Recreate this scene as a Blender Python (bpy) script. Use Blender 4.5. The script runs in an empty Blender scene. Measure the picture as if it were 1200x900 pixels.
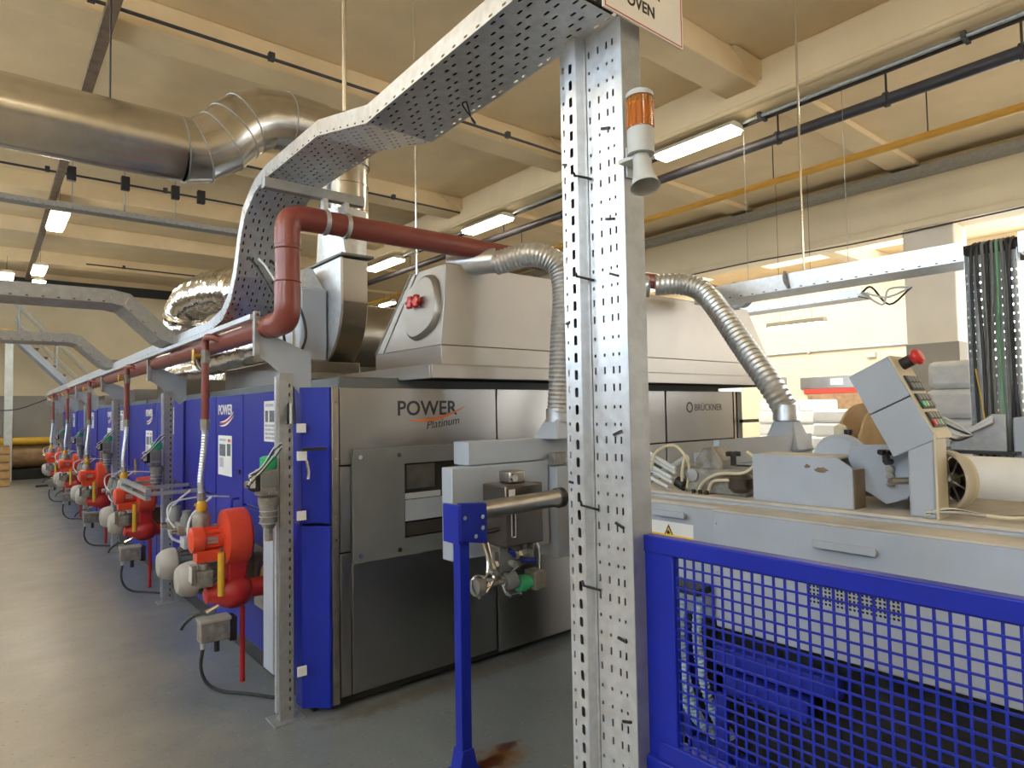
import bpy, bmesh, math, random
from mathutils import Vector, Matrix, Quaternion
random.seed(7)
C = bpy.context.scene.collection
SC = bpy.context.scene
PI = math.pi

# ------------------------------------------------------------------ camera
cam = bpy.data.cameras.new('camera'); cam.sensor_fit = 'HORIZONTAL'; cam.sensor_width = 36.0
cam.lens = 36.0 * 757.0 / 1200.0; cam.clip_start = 0.05; cam.clip_end = 200
co = bpy.data.objects.new('camera', cam); C.objects.link(co)
co.matrix_world = Matrix(((0.77412, -0.01326, -0.63290, 0.0),
                          (-0.63280, -0.04293, -0.77313, 0.0),
                          (-0.01692, 0.99899, -0.04162, 1.65),
                          (0, 0, 0, 1)))
SC.camera = co

# ------------------------------------------------------------------ world, daylight, exposure
w = bpy.data.worlds.new('sky'); SC.world = w; w.use_nodes = True
bg = w.node_tree.nodes['Background']; bg.inputs[0].default_value = (0.86, 0.93, 1.0, 1); bg.inputs[1].default_value = 2.0
SC.view_settings.view_transform = 'Standard'; SC.view_settings.look = 'None'
SC.view_settings.exposure = 0.12; SC.view_settings.gamma = 1.0; SC.view_settings.use_curve_mapping = False

def area(name, loc, direction, sx, sy, power, col):
    l = bpy.data.lights.new(name, 'AREA'); l.shape = 'RECTANGLE'; l.size = sx; l.size_y = sy
    l.energy = power; l.color = col
    o = bpy.data.objects.new(name, l); C.objects.link(o); o.location = loc
    o.rotation_euler = Vector(direction).to_track_quat('-Z', 'Y').to_euler()
    return o
# daylight just outside the window openings of the left wall
for wy in (-1.5, 3.5, 8.5, 13.5, 18.5):
    area('window_daylight', (-5.25, wy, 4.05), (1, 0, -0.12), 3.6, 2.2, 165, (0.70, 0.85, 1.0))
# daylight through the roof lights and the windows of the far right bay
for ry in (1.0, 7.5, 14.0):
    area('rooflight_daylight', (13.9, ry, 6.3), (0.72, 0, -0.70), 2.6, 4.4, 620, (1.0, 0.97, 0.92))
area('window_daylight', (19.3, 3.6, 3.2), (-1, 0, 0), 2.8, 4.0, 260, (0.95, 0.98, 1.0))
area('window_daylight', (15.6, -5.3, 2.9), (0, 1, 0), 4.6, 3.4, 260, (1.0, 0.97, 0.92))  # unseen front-wall window, added to brighten the far bay
area('window_daylight', (10.2, -5.3, 2.9), (0.6, 1, 0), 3.2, 3.2, 150, (1.0, 0.97, 0.92))  # unseen front-wall window, added and turned to brighten the middle bay

# ------------------------------------------------------------------ materials
def mat(name, col, rough=0.5, metal=0.0, var=0.10, scale=6.0, bump=0.0, bscale=60.0, emit=None, coat=0.0,
        rvar=0.0, trans=0.0, dust=None, spec=0.5):
    m = bpy.data.materials.new(name); m.use_nodes = True
    nt = m.node_tree; b = nt.nodes['Principled BSDF']; L = nt.links
    b.inputs['Roughness'].default_value = rough; b.inputs['Metallic'].default_value = metal
    b.inputs['Specular IOR Level'].default_value = spec
    if coat: b.inputs['Coat Weight'].default_value = coat
    if trans: b.inputs['Transmission Weight'].default_value = trans
    tc = nt.nodes.new('ShaderNodeTexCoord')
    n = nt.nodes.new('ShaderNodeTexNoise'); n.inputs['Scale'].default_value = scale; n.inputs['Detail'].default_value = 6
    L.new(tc.outputs['Object'], n.inputs['Vector'])
    r = nt.nodes.new('ShaderNodeValToRGB')
    r.color_ramp.elements[0].position = 0.3; r.color_ramp.elements[1].position = 0.7
    r.color_ramp.elements[0].color = tuple(max(0, c * (1 - var)) for c in col) + (1,)
    r.color_ramp.elements[1].color = tuple(min(1, c * (1 + var)) for c in col) + (1,)
    L.new(n.outputs['Fac'], r.inputs['Fac'])
    out = r.outputs['Color']
    if dust:
        n2 = nt.nodes.new('ShaderNodeTexNoise'); n2.inputs['Scale'].default_value = scale * 0.4; n2.inputs['Detail'].default_value = 9
        n2.inputs['Roughness'].default_value = 0.7
        L.new(tc.outputs['Object'], n2.inputs['Vector'])
        mr = nt.nodes.new('ShaderNodeMapRange'); mr.inputs[1].default_value = 0.45; mr.inputs[2].default_value = 0.75
        L.new(n2.outputs['Fac'], mr.inputs[0])
        mx = nt.nodes.new('ShaderNodeMix'); mx.data_type = 'RGBA'
        L.new(mr.outputs[0], mx.inputs['Factor']); L.new(out, mx.inputs['A']); mx.inputs['B'].default_value = tuple(dust) + (1,)
        out = mx.outputs['Result']
    L.new(out, b.inputs['Base Color'])
    if rvar:
        mr2 = nt.nodes.new('ShaderNodeMapRange'); mr2.inputs[3].default_value = rough - rvar; mr2.inputs[4].default_value = rough + rvar
        L.new(n.outputs['Fac'], mr2.inputs[0]); L.new(mr2.outputs[0], b.inputs['Roughness'])
    if bump:
        n3 = nt.nodes.new('ShaderNodeTexNoise'); n3.inputs['Scale'].default_value = bscale; n3.inputs['Detail'].default_value = 4
        L.new(tc.outputs['Object'], n3.inputs['Vector'])
        bp = nt.nodes.new('ShaderNodeBump'); bp.inputs['Strength'].default_value = bump; bp.inputs['Distance'].default_value = 0.01
        L.new(n3.outputs['Fac'], bp.inputs['Height']); L.new(bp.outputs['Normal'], b.inputs['Normal'])
    if emit:
        b.inputs['Emission Color'].default_value = tuple(emit[:3]) + (1,); b.inputs['Emission Strength'].default_value = emit[3]
    return m

M = {}
M['cream'] = mat('cream_paint', (0.82, 0.635, 0.38), 0.75, var=0.07, scale=1.2, bump=0.3, bscale=9, dust=(0.72, 0.54, 0.31))
M['cream_wall'] = mat('cream_wall_paint', (0.84, 0.71, 0.48), 0.7, var=0.06, scale=1.0, bump=0.15, bscale=12)
M['beige'] = mat('beige_column_paint', (0.84, 0.76, 0.64), 0.7, var=0.05, scale=1.5)
M['grey_wall'] = mat('grey_wall_paint', (0.34, 0.31, 0.27), 0.7, var=0.08, scale=1.0)
M['white_wall'] = mat('white_wall_paint', (0.66, 0.54, 0.35), 0.7, var=0.04, scale=1.0)
M['galv'] = mat('galvanised_steel', (0.70, 0.735, 0.78), 0.36, 0.82, var=0.10, scale=30, rvar=0.08)
M['galv_dull'] = mat('dull_galvanised_steel', (0.40, 0.41, 0.41), 0.5, 0.7, var=0.12, scale=20)
M['duct'] = mat('spiral_duct_zinc', (0.62, 0.60, 0.56), 0.24, 1.0, var=0.06, scale=14, rvar=0.06, bump=0.05, bscale=8)
M['foil'] = mat('crumpled_foil', (0.82, 0.80, 0.76), 0.16, 1.0, var=0.05, scale=10, bump=1.0, bscale=11)
M['flex'] = mat('flexible_aluminium', (0.72, 0.755, 0.79), 0.36, 0.85, var=0.10, scale=40)
M['stain'] = mat('satin_steel_panel', (0.37, 0.36, 0.345), 0.30, 1.0, var=0.05, scale=3, rvar=0.03, bump=0.02, bscale=5)
M['hood'] = mat('brushed_hood_steel', (0.42, 0.40, 0.37), 0.44, 0.85, var=0.05, scale=4, rvar=0.06, bump=0.03, bscale=4)
M['grey'] = mat('grey_machine_paint', (0.41, 0.455, 0.52), 0.42, var=0.06, scale=5, dust=(0.43, 0.45, 0.48))
M['grey_dark'] = mat('dark_grey_machine_paint', (0.17, 0.18, 0.18), 0.45, var=0.08, scale=5)
M['grey_dusty'] = mat('dust_covered_grey_paint', (0.52, 0.485, 0.42), 0.7, var=0.12, scale=9, dust=(0.64, 0.58, 0.48))
M['blue'] = mat('blue_door_paint', (0.016, 0.024, 0.30), 0.42, var=0.08, scale=4, spec=0.35)
M['blue_bright'] = mat('blue_guard_paint', (0.006, 0.018, 0.32), 0.38, var=0.08, scale=6, spec=0.4)
M['red_pipe'] = mat('red_oxide_pipe_paint', (0.24, 0.055, 0.042), 0.38, var=0.12, scale=8, coat=0.2)
M['burner'] = mat('orange_red_burner_paint', (0.70, 0.065, 0.025), 0.35, var=0.10, scale=12, coat=0.3)
M['burner_dark'] = mat('red_burner_casting', (0.42, 0.02, 0.02), 0.42, var=0.15, scale=10)
M['brass'] = mat('brass', (0.72, 0.46, 0.12), 0.3, 0.9)
M['yellow'] = mat('yellow_gas_paint', (0.68, 0.40, 0.03), 0.45, var=0.12, scale=12)
M['orange_pipe'] = mat('yellow_ochre_pipe_paint', (0.76, 0.42, 0.07), 0.45, var=0.08, scale=4)
M['black'] = mat('black_plastic', (0.02, 0.02, 0.022), 0.45)
M['rubber'] = mat('black_rubber_cable', (0.025, 0.027, 0.03), 0.55)
M['dark_pipe'] = mat('dark_iron_pipe', (0.045, 0.04, 0.045), 0.5, var=0.2)
M['rust'] = mat('rusty_steel_strip', (0.20, 0.14, 0.09), 0.75, var=0.25, scale=8)
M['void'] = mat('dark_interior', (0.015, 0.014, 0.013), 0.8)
M['chrome'] = mat('chrome', (0.75, 0.75, 0.75), 0.15, 1.0)
M['steel'] = mat('bare_steel', (0.42, 0.39, 0.34), 0.32, 0.95, var=0.15, scale=15)
M['box_steel'] = mat('brown_stainless_box', (0.15, 0.13, 0.115), 0.28, 0.8, var=0.1, scale=6)
M['cast'] = mat('grey_cast_metal', (0.27, 0.265, 0.25), 0.48, 0.4, var=0.35, scale=24, dust=(0.32, 0.26, 0.17), bump=0.3, bscale=50)
M['dome'] = mat('pale_grey_motor_paint', (0.40, 0.38, 0.34), 0.5, var=0.1, scale=10)
M['white'] = mat('white_print_sheet', (0.80, 0.80, 0.78), 0.5, var=0.03)
M['ink_green'] = mat('green_print', (0.16, 0.34, 0.20), 0.5)
M['ink_dark'] = mat('dark_print', (0.12, 0.14, 0.16), 0.5, var=0.5, scale=60)
M['ink_grey'] = mat('grey_print', (0.45, 0.46, 0.50), 0.5, var=0.4, scale=90)
M['ink_black'] = mat('black_print', (0.03, 0.03, 0.035), 0.4)
M['ink_orange'] = mat('orange_print', (0.62, 0.16, 0.04), 0.4)
M['ink_red'] = mat('red_print', (0.55, 0.05, 0.03), 0.4)
M['ink_yellow'] = mat('yellow_print', (0.85, 0.52, 0.04), 0.4)
M['sign'] = mat('cream_sign_board', (0.90, 0.84, 0.74), 0.5, var=0.03)
M['fabric'] = mat('white_fabric', (0.90, 0.89, 0.85), 0.85, var=0.03, scale=10, bump=0.2, bscale=20)
M['wrap'] = mat('clear_wrapped_fabric', (0.88, 0.90, 0.92), 0.2, var=0.08, scale=10, bump=0.5, bscale=14, coat=0.6)
M['wood'] = mat('brown_wood', (0.30, 0.18, 0.09), 0.65, var=0.25, scale=8)
M['wood_light'] = mat('light_wood', (0.48, 0.30, 0.12), 0.6, var=0.2, scale=8)
M['reel'] = mat('plywood_reel', (0.52, 0.36, 0.18), 0.6, var=0.15, scale=8)
M['cream_hose'] = mat('cream_air_hose', (0.66, 0.60, 0.42), 0.4)
M['white_hose'] = mat('pale_grey_conduit', (0.66, 0.68, 0.70), 0.35)
M['pale_blue_hose'] = mat('pale_blue_ribbed_hose', (0.34, 0.46, 0.62), 0.4)
M['cream_metal'] = mat('cream_side_plate', (0.60, 0.53, 0.38), 0.5, var=0.08)
M['red_plastic'] = mat('red_plastic', (0.62, 0.03, 0.03), 0.35, coat=0.3)
M['green_plastic'] = mat('green_lamp_plastic', (0.04, 0.45, 0.20), 0.3, coat=0.3)
M['wheel_rim'] = mat('cream_wheel_rim', (0.52, 0.45, 0.33), 0.5, var=0.1)
M['pale_grey'] = mat('pale_grey_plastic', (0.52, 0.54, 0.53), 0.45)
M['tube_light'] = mat('lit_fluorescent_diffuser', (1, 1, 1), 0.4, emit=(1.0, 0.88, 0.66, 26))
M['tube_light_far'] = mat('lit_highbay_diffuser', (1, 1, 1), 0.4, emit=(1.0, 0.92, 0.74, 30))
M['lamp_body'] = mat('cream_lamp_body', (0.70, 0.64, 0.50), 0.5)
m = mat('amber_lens', (0.95, 0.34, 0.02), 0.12, coat=0.4); m.node_tree.nodes['Principled BSDF'].inputs['Transmission Weight'].default_value = 0.75
M['amber'] = m
m = mat('window_glass', (0.95, 0.97, 0.97), 0.02, var=0.0); m.node_tree.nodes['Principled BSDF'].inputs['Transmission Weight'].default_value = 1.0
m.node_tree.nodes['Principled BSDF'].inputs['IOR'].default_value = 1.05
M['glass'] = m

def floor_material():
    m = bpy.data.materials.new('painted_concrete_floor'); m.use_nodes = True
    nt = m.node_tree; b = nt.nodes['Principled BSDF']; L = nt.links; N = nt.nodes.new
    tc = N('ShaderNodeTexCoord'); sep = N('ShaderNodeSeparateXYZ'); L.new(tc.outputs['Object'], sep.inputs[0])
    def noise(s, d=6, r=0.55):
        n = N('ShaderNodeTexNoise'); n.inputs['Scale'].default_value = s; n.inputs['Detail'].default_value = d
        n.inputs['Roughness'].default_value = r; L.new(tc.outputs['Object'], n.inputs['Vector']); return n
    def mixc(f, a, bcol):
        x = N('ShaderNodeMix'); x.data_type = 'RGBA'
        L.new(f, x.inputs['Factor'])
        for k, v in (('A', a), ('B', bcol)):
            if isinstance(v, tuple): x.inputs[k].default_value = v + (1,)
            else: L.new(v, x.inputs[k])
        return x.outputs['Result']
    def rng(s, a, bb, c=0.0, d=1.0):
        r = N('ShaderNodeMapRange'); r.inputs[1].default_value = a; r.inputs[2].default_value = bb
        r.inputs[3].default_value = c; r.inputs[4].default_value = d; L.new(s, r.inputs[0]); return r.outputs[0]
    big = noise(0.9, 8, 0.65)
    base = mixc(rng(big.outputs['Fac'], 0.35, 0.68), (0.145, 0.168, 0.180), (0.200, 0.214, 0.214))
    # worn walkway left of the machine: warmer concrete, lightened to paint in lamp glare
    ad = N('ShaderNodeMath'); ad.operation = 'MULTIPLY_ADD'; L.new(big.outputs['Fac'], ad.inputs[0]); ad.inputs[1].default_value = -1.2
    L.new(sep.outputs[0], ad.inputs[2])
    walk_glare = rng(ad.outputs[0], 0.55, -0.25)
    base = mixc(walk_glare, base, mixc(rng(noise(2.2, 8).outputs['Fac'], 0.3, 0.7), (0.34, 0.295, 0.225), (0.43, 0.375, 0.29)))
    # fine specks
    sp = noise(55, 2)
    base = mixc(rng(sp.outputs['Fac'], 0.66, 0.72, 0, 0.55), base, (0.50, 0.49, 0.45))
    sp2 = noise(34, 3)
    base = mixc(rng(sp2.outputs['Fac'], 0.36, 0.30, 0, 0.5), base, (0.07, 0.07, 0.065))
    # rust stain and grimy strip by the oven foot (real stains)
    def blob(cx, cy, rx, ry, col, amt, base, soft=0.6):
        vm = N('ShaderNodeCombineXYZ')
        ax = N('ShaderNodeMath'); ax.operation = 'MULTIPLY_ADD'; L.new(sep.outputs[0], ax.inputs[0]); ax.inputs[1].default_value = 1 / rx; ax.inputs[2].default_value = -cx / rx
        ay = N('ShaderNodeMath'); ay.operation = 'MULTIPLY_ADD'; L.new(sep.outputs[1], ay.inputs[0]); ay.inputs[1].default_value = 1 / ry; ay.inputs[2].default_value = -cy / ry
        L.new(ax.outputs[0], vm.inputs[0]); L.new(ay.outputs[0], vm.inputs[1])
        ln = N('ShaderNodeVectorMath'); ln.operation = 'LENGTH'; L.new(vm.outputs[0], ln.inputs[0])
        nn = noise(13, 5)
        sm = N('ShaderNodeMath'); sm.operation = 'MULTIPLY_ADD'; L.new(nn.outputs['Fac'], sm.inputs[0]); sm.inputs[1].default_value = 1.6
        L.new(ln.outputs['Value'], sm.inputs[2])
        return mixc(rng(sm.outputs[0], 1.75, 1.75 - soft, 0, amt), base, col)
    base = blob(1.93, 2.50, 0.20, 0.13, (0.17, 0.085, 0.025), 0.95, base)
    base = blob(1.87, 2.49, 0.10, 0.055, (0.07, 0.015, 0.008), 0.95, base, 0.45)
    base = blob(2.02, 2.56, 0.07, 0.05, (0.08, 0.02, 0.01), 0.9, base, 0.45)
    base = blob(2.5, 3.36, 1.3, 0.13, (0.10, 0.08, 0.06), 0.5, base)
    base = blob(2.1, 3.36, 0.9, 0.10, (0.13, 0.10, 0.07), 0.5, base)
    L.new(base, b.inputs['Base Color'])
    b.inputs['Specular IOR Level'].default_value = 0.5
    L.new(rng(noise(3.0, 7).outputs['Fac'], 0.3, 0.7, 0.28, 0.38), b.inputs['Roughness'])
    bp = N('ShaderNodeBump'); bp.inputs['Strength'].default_value = 0.12; bp.inputs['Distance'].default_value = 0.01
    L.new(noise(18, 5).outputs['Fac'], bp.inputs['Height']); L.new(bp.outputs['Normal'], b.inputs['Normal'])
    return m
M['floor'] = floor_material()

# ------------------------------------------------------------------ mesh helpers
class MB:
    def __init__(s): s.bm = bmesh.new()
    def box(s, x0, x1, y0, y1, z0, z1):
        v = [s.bm.verts.new((x, y, z)) for z in (z0, z1) for y in (y0, y1) for x in (x0, x1)]
        for f in ((0, 2, 3, 1), (4, 5, 7, 6), (0, 1, 5, 4), (2, 6, 7, 3), (0, 4, 6, 2), (1, 3, 7, 5)):
            s.bm.faces.new([v[i] for i in f])
        return s
    def obox(s, c, size, rot):
        v = []
        for z in (-.5, .5):
            for y in (-.5, .5):
                for x in (-.5, .5):
                    v.append(s.bm.verts.new(Vector(c) + rot @ Vector((x * size[0], y * size[1], z * size[2]))))
        for f in ((0, 2, 3, 1), (4, 5, 7, 6), (0, 1, 5, 4), (2, 6, 7, 3), (0, 4, 6, 2), (1, 3, 7, 5)):
            s.bm.faces.new([v[i] for i in f])
        return s
    def rings(s, rings, cap=True, closed=False):
        R = [[s.bm.verts.new(p) for p in r] for r in rings]
        n = len(R[0]); m = len(R)
        for i in range(m if closed else m - 1):
            a, b = R[i], R[(i + 1) % m]
            for k in range(n):
                s.bm.faces.new((a[k], a[(k + 1) % n], b[(k + 1) % n], b[k]))
        if cap and not closed:
            s.bm.faces.new(list(reversed(R[0]))); s.bm.faces.new(R[-1])
        return s
    def cyl(s, p0, p1, r0, r1=None, n=16, cap=True):
        p0, p1 = Vector(p0), Vector(p1); r1 = r0 if r1 is None else r1
        q = (p1 - p0).to_track_quat('Z', 'Y'); u, v = q @ Vector((1, 0, 0)), q @ Vector((0, 1, 0))
        cs = [(math.cos(2 * PI * k / n), math.sin(2 * PI * k / n)) for k in range(n)]
        return s.rings([[p + u * c * r + v * d * r for c, d in cs] for p, r in ((p0, r0), (p1, r1))], cap)
    def lathe(s, prof, origin, axis=(0, 0, 1), n=24, cap=True):
        q = Vector(axis).to_track_quat('Z', 'Y'); o = Vector(origin)
        u, v, a = q @ Vector((1, 0, 0)), q @ Vector((0, 1, 0)), q @ Vector((0, 0, 1))
        cs = [(math.cos(2 * PI * k / n), math.sin(2 * PI * k / n)) for k in range(n)]
        return s.rings([[o + a * z + u * c * r + v * d * r for c, d in cs] for r, z in prof], cap)
    def tube(s, pts, r, n=10, cap=True):
        pts = [Vector(p) for p in pts]; rad = r if isinstance(r, (list, tuple)) else [r] * len(pts)
        t = []
        for i in range(len(pts)):
            a = pts[max(0, i - 1)]; b = pts[min(len(pts) - 1, i + 1)]
            d1 = (pts[i] - a).normalized() if i > 0 else None
            d2 = (b - pts[i]).normalized() if i < len(pts) - 1 else None
            t.append(((d1 or d2) + (d2 or d1)).normalized())
        q = t[0].to_track_quat('Z', 'Y'); u = q @ Vector((1, 0, 0)); rings = []
        for i, p in enumerate(pts):
            if i:
                rot = t[i - 1].rotation_difference(t[i]); u = rot @ u
            u = (u - t[i] * u.dot(t[i])).normalized(); v = t[i].cross(u)
            k = 1.0
            if 0 < i < len(pts) - 1:
                c = (pts[i] - pts[i - 1]).normalized().dot(t[i]); k = min(1.0 / max(c, .5), 1.6)
            rings.append([p + (u * math.cos(2 * PI * j / n) + v * math.sin(2 * PI * j / n)) * rad[i] for j in range(n)])
        return s.rings(rings, cap)
    def prism(s, poly, o, u, v, d):
        o, u, v, d = Vector(o), Vector(u), Vector(v), Vector(d)
        a = [s.bm.verts.new(o + u * x + v * y) for x, y in poly]
        b = [s.bm.verts.new(o + u * x + v * y + d) for x, y in poly]
        n = len(poly)
        s.bm.faces.new(a); s.bm.faces.new(list(reversed(b)))
        for i in range(n): s.bm.faces.new((a[i], b[i], b[(i + 1) % n], a[(i + 1) % n]))
        return s
    def hexa(s, p):   # 8 points: bottom ring 4, top ring 4
        v = [s.bm.verts.new(q) for q in p]
        for f in ((3, 2, 1, 0), (4, 5, 6, 7), (0, 1, 5, 4), (1, 2, 6, 5), (2, 3, 7, 6), (3, 0, 4, 7)):
            s.bm.faces.new([v[i] for i in f])
        return s
    def quad(s, *p):
        s.bm.faces.new([s.bm.verts.new(q) for q in p]); return s
    def perf(s, O, U, V, lu, lv, hu, hv, mask=None, skew=None):
        # punched sheet: faces everywhere except in the holes (hu x hv intervals); corners of long slots rounded
        O, U, V = Vector(O), Vector(U), Vector(V)
        eu = sorted({0.0, lu} | {e for h in hu for e in h if 0 < e < lu})
        ev = sorted({0.0, lv} | {e for h in hv for e in h if 0 < e < lv})
        hus = {(a, b): i for i, (a, b) in enumerate(hu)}; hvs = {(a, b): i for i, (a, b) in enumerate(hv)}
        g = {}
        def vert(i, j):
            if (i, j) not in g: g[(i, j)] = s.bm.verts.new(O + U * eu[i] + V * ev[j])
            return g[(i, j)]
        for i in range(len(eu) - 1):
            a = hus.get((eu[i], eu[i + 1]))
            for j in range(len(ev) - 1):
                b = hvs.get((ev[j], ev[j + 1]))
                if a is not None and b is not None and (mask is None or mask(a, b)):
                    du, dv = eu[i + 1] - eu[i], ev[j + 1] - ev[j]; k = min(du, dv) * 0.3
                    c00, c10, c11, c01 = vert(i, j), vert(i + 1, j), vert(i + 1, j + 1), vert(i, j + 1)
                    for c, su, sv in ((c00, k, k), (c10, -k, k), (c11, -k, -k), (c01, k, -k)):
                        s.bm.faces.new((c, s.bm.verts.new(c.co + U * su), s.bm.verts.new(c.co + V * sv)))
                    continue
                s.bm.faces.new((vert(i, j), vert(i + 1, j), vert(i + 1, j + 1), vert(i, j + 1)))
        return s
    def build(s, name, m, parent=None, bevel=0.0, smooth=35, solid=0.0, recalc=True, kind=None, label=None):
        if recalc: bmesh.ops.recalc_face_normals(s.bm, faces=s.bm.faces)
        root = parent
        while root is not None and root.parent is not None: root = root.parent
        if root is not None: off = Vector(root.location)
        else:
            xs = [v.co for v in s.bm.verts]
            off = Vector(((min(c.x for c in xs) + max(c.x for c in xs)) / 2, (min(c.y for c in xs) + max(c.y for c in xs)) / 2, min(c.z for c in xs)))
        if name in ('floor',): off = Vector((0, 0, 0))
        bmesh.ops.translate(s.bm, verts=s.bm.verts, vec=-off)
        me = bpy.data.meshes.new(name); s.bm.to_mesh(me); s.bm.free()
        if smooth:
            me.polygons.foreach_set('use_smooth', [True] * len(me.polygons)); me.set_sharp_from_angle(angle=math.radians(smooth))
        me.materials.append(M[m] if isinstance(m, str) else m)
        o = bpy.data.objects.new(name, me); C.objects.link(o)
        if parent is not None: o.parent = parent
        else: o.location = off
        if solid:
            md = o.modifiers.new('thickness', 'SOLIDIFY'); md.thickness = solid; md.offset = 0
        if bevel:
            md = o.modifiers.new('edges', 'BEVEL'); md.width = bevel; md.segments = 2; md.limit_method = 'ANGLE'; md.angle_limit = math.radians(40)
        if kind: o['kind'] = kind
        if label: o['label'] = label
        return o

def T(name, label, cat, loc, group=None):
    o = bpy.data.objects.new(name, None); C.objects.link(o); o.location = loc; o.empty_display_size = 0.1
    o['label'] = label; o['category'] = cat
    if group: o['group'] = group
    return o
def tag(o, label, cat, group=None):
    o['label'] = label; o['category'] = cat
    if group: o['group'] = group
    return o
def copy_tree(o, parent=None):
    c = o.copy(); C.objects.link(c)
    if parent is not None: c.parent = parent
    for ch in list(o.children): copy_tree(ch, c)
    return c
def S(name, mb, m, bevel=0.0, parent=None, smooth=35):
    o = mb.build(name, m, parent, bevel, smooth)
    if parent is None: o['kind'] = 'structure'
    return o
def spline(pts, n=8):
    P = [Vector(p) for p in pts]; P = [P[0] * 2 - P[1]] + P + [P[-1] * 2 - P[-2]]; out = []
    for i in range(1, len(P) - 2):
        a, b, c, d = P[i - 1:i + 3]
        for k in range(n):
            t = k / n
            out.append(0.5 * ((2 * b) + (c - a) * t + (2 * a - 5 * b + 4 * c - d) * t * t + (3 * b - a - 3 * c + d) * t ** 3))
    out.append(P[-2]); return out
def resample(pts, step):
    pts = [Vector(p) for p in pts]; out = [pts[0].copy()]; acc = 0.0
    for a, b in zip(pts, pts[1:]):
        L = (b - a).length; d = step - acc
        while d <= L: out.append(a.lerp(b, d / L)); d += step
        acc = L - (d - step)
    return out
def ribbed(mb, pts, r, step=0.011, depth=0.05, n=16):
    p = resample(pts, step)
    return mb.tube(p, [r * (1 + depth * (1 if i % 2 else -1)) for i in range(len(p))], n)
def fillet(pts, rad, n=6):
    pts = [Vector(p) for p in pts]; out = [pts[0]]
    for a, b, c in zip(pts, pts[1:], pts[2:]):
        d1, d2 = (a - b).normalized(), (c - b).normalized()
        r = min(rad, (a - b).length * .49, (c - b).length * .49)
        p, q = b + d1 * r, b + d2 * r
        for k in range(n + 1):
            t = k / n; out.append(p.lerp(b, t).lerp(b.lerp(q, t), t))
    out.append(pts[-1]); return out
def text(name, body, size, m, parent, origin, u, v, ext=0.0006, shear=0.0, align='LEFT', bold=0.0):
    cu = bpy.data.curves.new(name, 'FONT'); cu.body = body; cu.size = size; cu.extrude = ext; cu.align_x = align
    cu.shear = shear; cu.offset = bold; cu.resolution_u = 3
    t = bpy.data.objects.new(name, cu); C.objects.link(t)
    dg = bpy.context.evaluated_depsgraph_get()
    me = bpy.data.meshes.new_from_object(t.evaluated_get(dg)); bpy.data.objects.remove(t); bpy.data.curves.remove(cu)
    u, v = Vector(u).normalized(), Vector(v).normalized(); nrm = u.cross(v)
    root = parent
    while root.parent is not None: root = root.parent
    mt = Matrix.Translation(Vector(origin) - Vector(root.location)) @ Matrix((u, v, nrm)).transposed().to_4x4()
    me.transform(mt); me.materials.clear(); me.materials.append(M[m]); me.name = name
    o = bpy.data.objects.new(name, me); C.objects.link(o); o.parent = parent
    return o
def plate(mb, o, u, v, w, h, t=0.002):
    o, u, v = Vector(o), Vector(u), Vector(v); n = u.cross(v)
    return mb.prism([(0, 0), (w, 0), (w, h), (0, h)], o, u, v, n * t)
class bolts:
    def __init__(s, mb, pts, axis, r=0.008, h=0.006): mb.bm.free(); s.a = (pts, axis, r, h)
    def build(s, name, m, parent):
        pts, axis, r, h = s.a; first = None
        for p in pts:
            if first is None: first = MB().cyl(p, Vector(p) + Vector(axis) * h, r, n=6).build(name, m, parent); p0 = Vector(p)
            else: c = first.copy(); C.objects.link(c); c.location = first.location + Vector(p) - p0
# perforated cable tray along a path that lies in the plane across `side`; the flanges stand on the side `up`
def tray(root, path, side, width, fl, m='galv', pitch=0.05, name='tray_section', up0=(0, 0, 1), rows=6, solid=0.0015, slots=True, m_floor=None):
    P = [Vector(p) for p in path]; side = Vector(side)
    d = [(b - a).normalized() for a, b in zip(P, P[1:])]
    up = [Vector(up0)]
    for a, b in zip(d, d[1:]): up.append(a.rotation_difference(b) @ up[-1])
    mit = []
    for i in range(len(P)):
        if i == 0: mit.append(up[0])
        elif i == len(P) - 1: mit.append(up[-1])
        else:
            mm = (up[i - 1] + up[i]).normalized(); mit.append(mm / max(.4, mm.dot(up[i])))
    for i, (a, b) in enumerate(zip(P, P[1:])):
        L = (b - a).length
        sec = MB()
        if slots and L > 0.06:
            k = max(1, int(L / pitch)); st = L / k
            hv = [(st * (j + .5) - st * .26, st * (j + .5) + st * .26) for j in range(k)]
            rw = width / rows
            hu = [(rw * (j + .5) - .0045, rw * (j + .5) + .0045) for j in range(rows)]
            sec.perf(a, side, d[i], width, L, hu, hv, mask=lambda x, y: (x + y) % 3 != 2)
        else: sec.quad(a, a + side * width, b + side * width, b)
        o = sec.build(name, m_floor or m, root, smooth=0, solid=solid, recalc=False)
        for s0 in (0.0, width):
            f = MB(); p, q = a + side * s0, b + side * s0
            if slots and L > 0.12:
                k = max(1, int(L / (pitch * 1.5))); st = L / k
                f.perf(p, d[i], up[i], L, 0.022, [(st * (j + .5) - .009, st * (j + .5) + .009) for j in range(k)], [(.006, .014)])
                f.quad(p + up[i] * .022, q + up[i] * .022, q + mit[i + 1] * fl, p + mit[i] * fl)
            else: f.quad(p, q, q + mit[i + 1] * fl, p + mit[i] * fl)
            f.build('side_flange', m, o, smooth=0, solid=solid, recalc=False)
    if slots:
        liner = MB(); o_ = [p + mit[i] * .012 for i, p in enumerate(P)]
        for a, b in zip(o_, o_[1:]): liner.quad(a + side * .012, a + side * (width - .012), b + side * (width - .012), b + side * .012)
        liner.build('shade_liner', 'rubber', root, smooth=0, solid=.006, recalc=False)  # dark sheet lining the tray so its slots look shaded
    return up, mit

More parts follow.
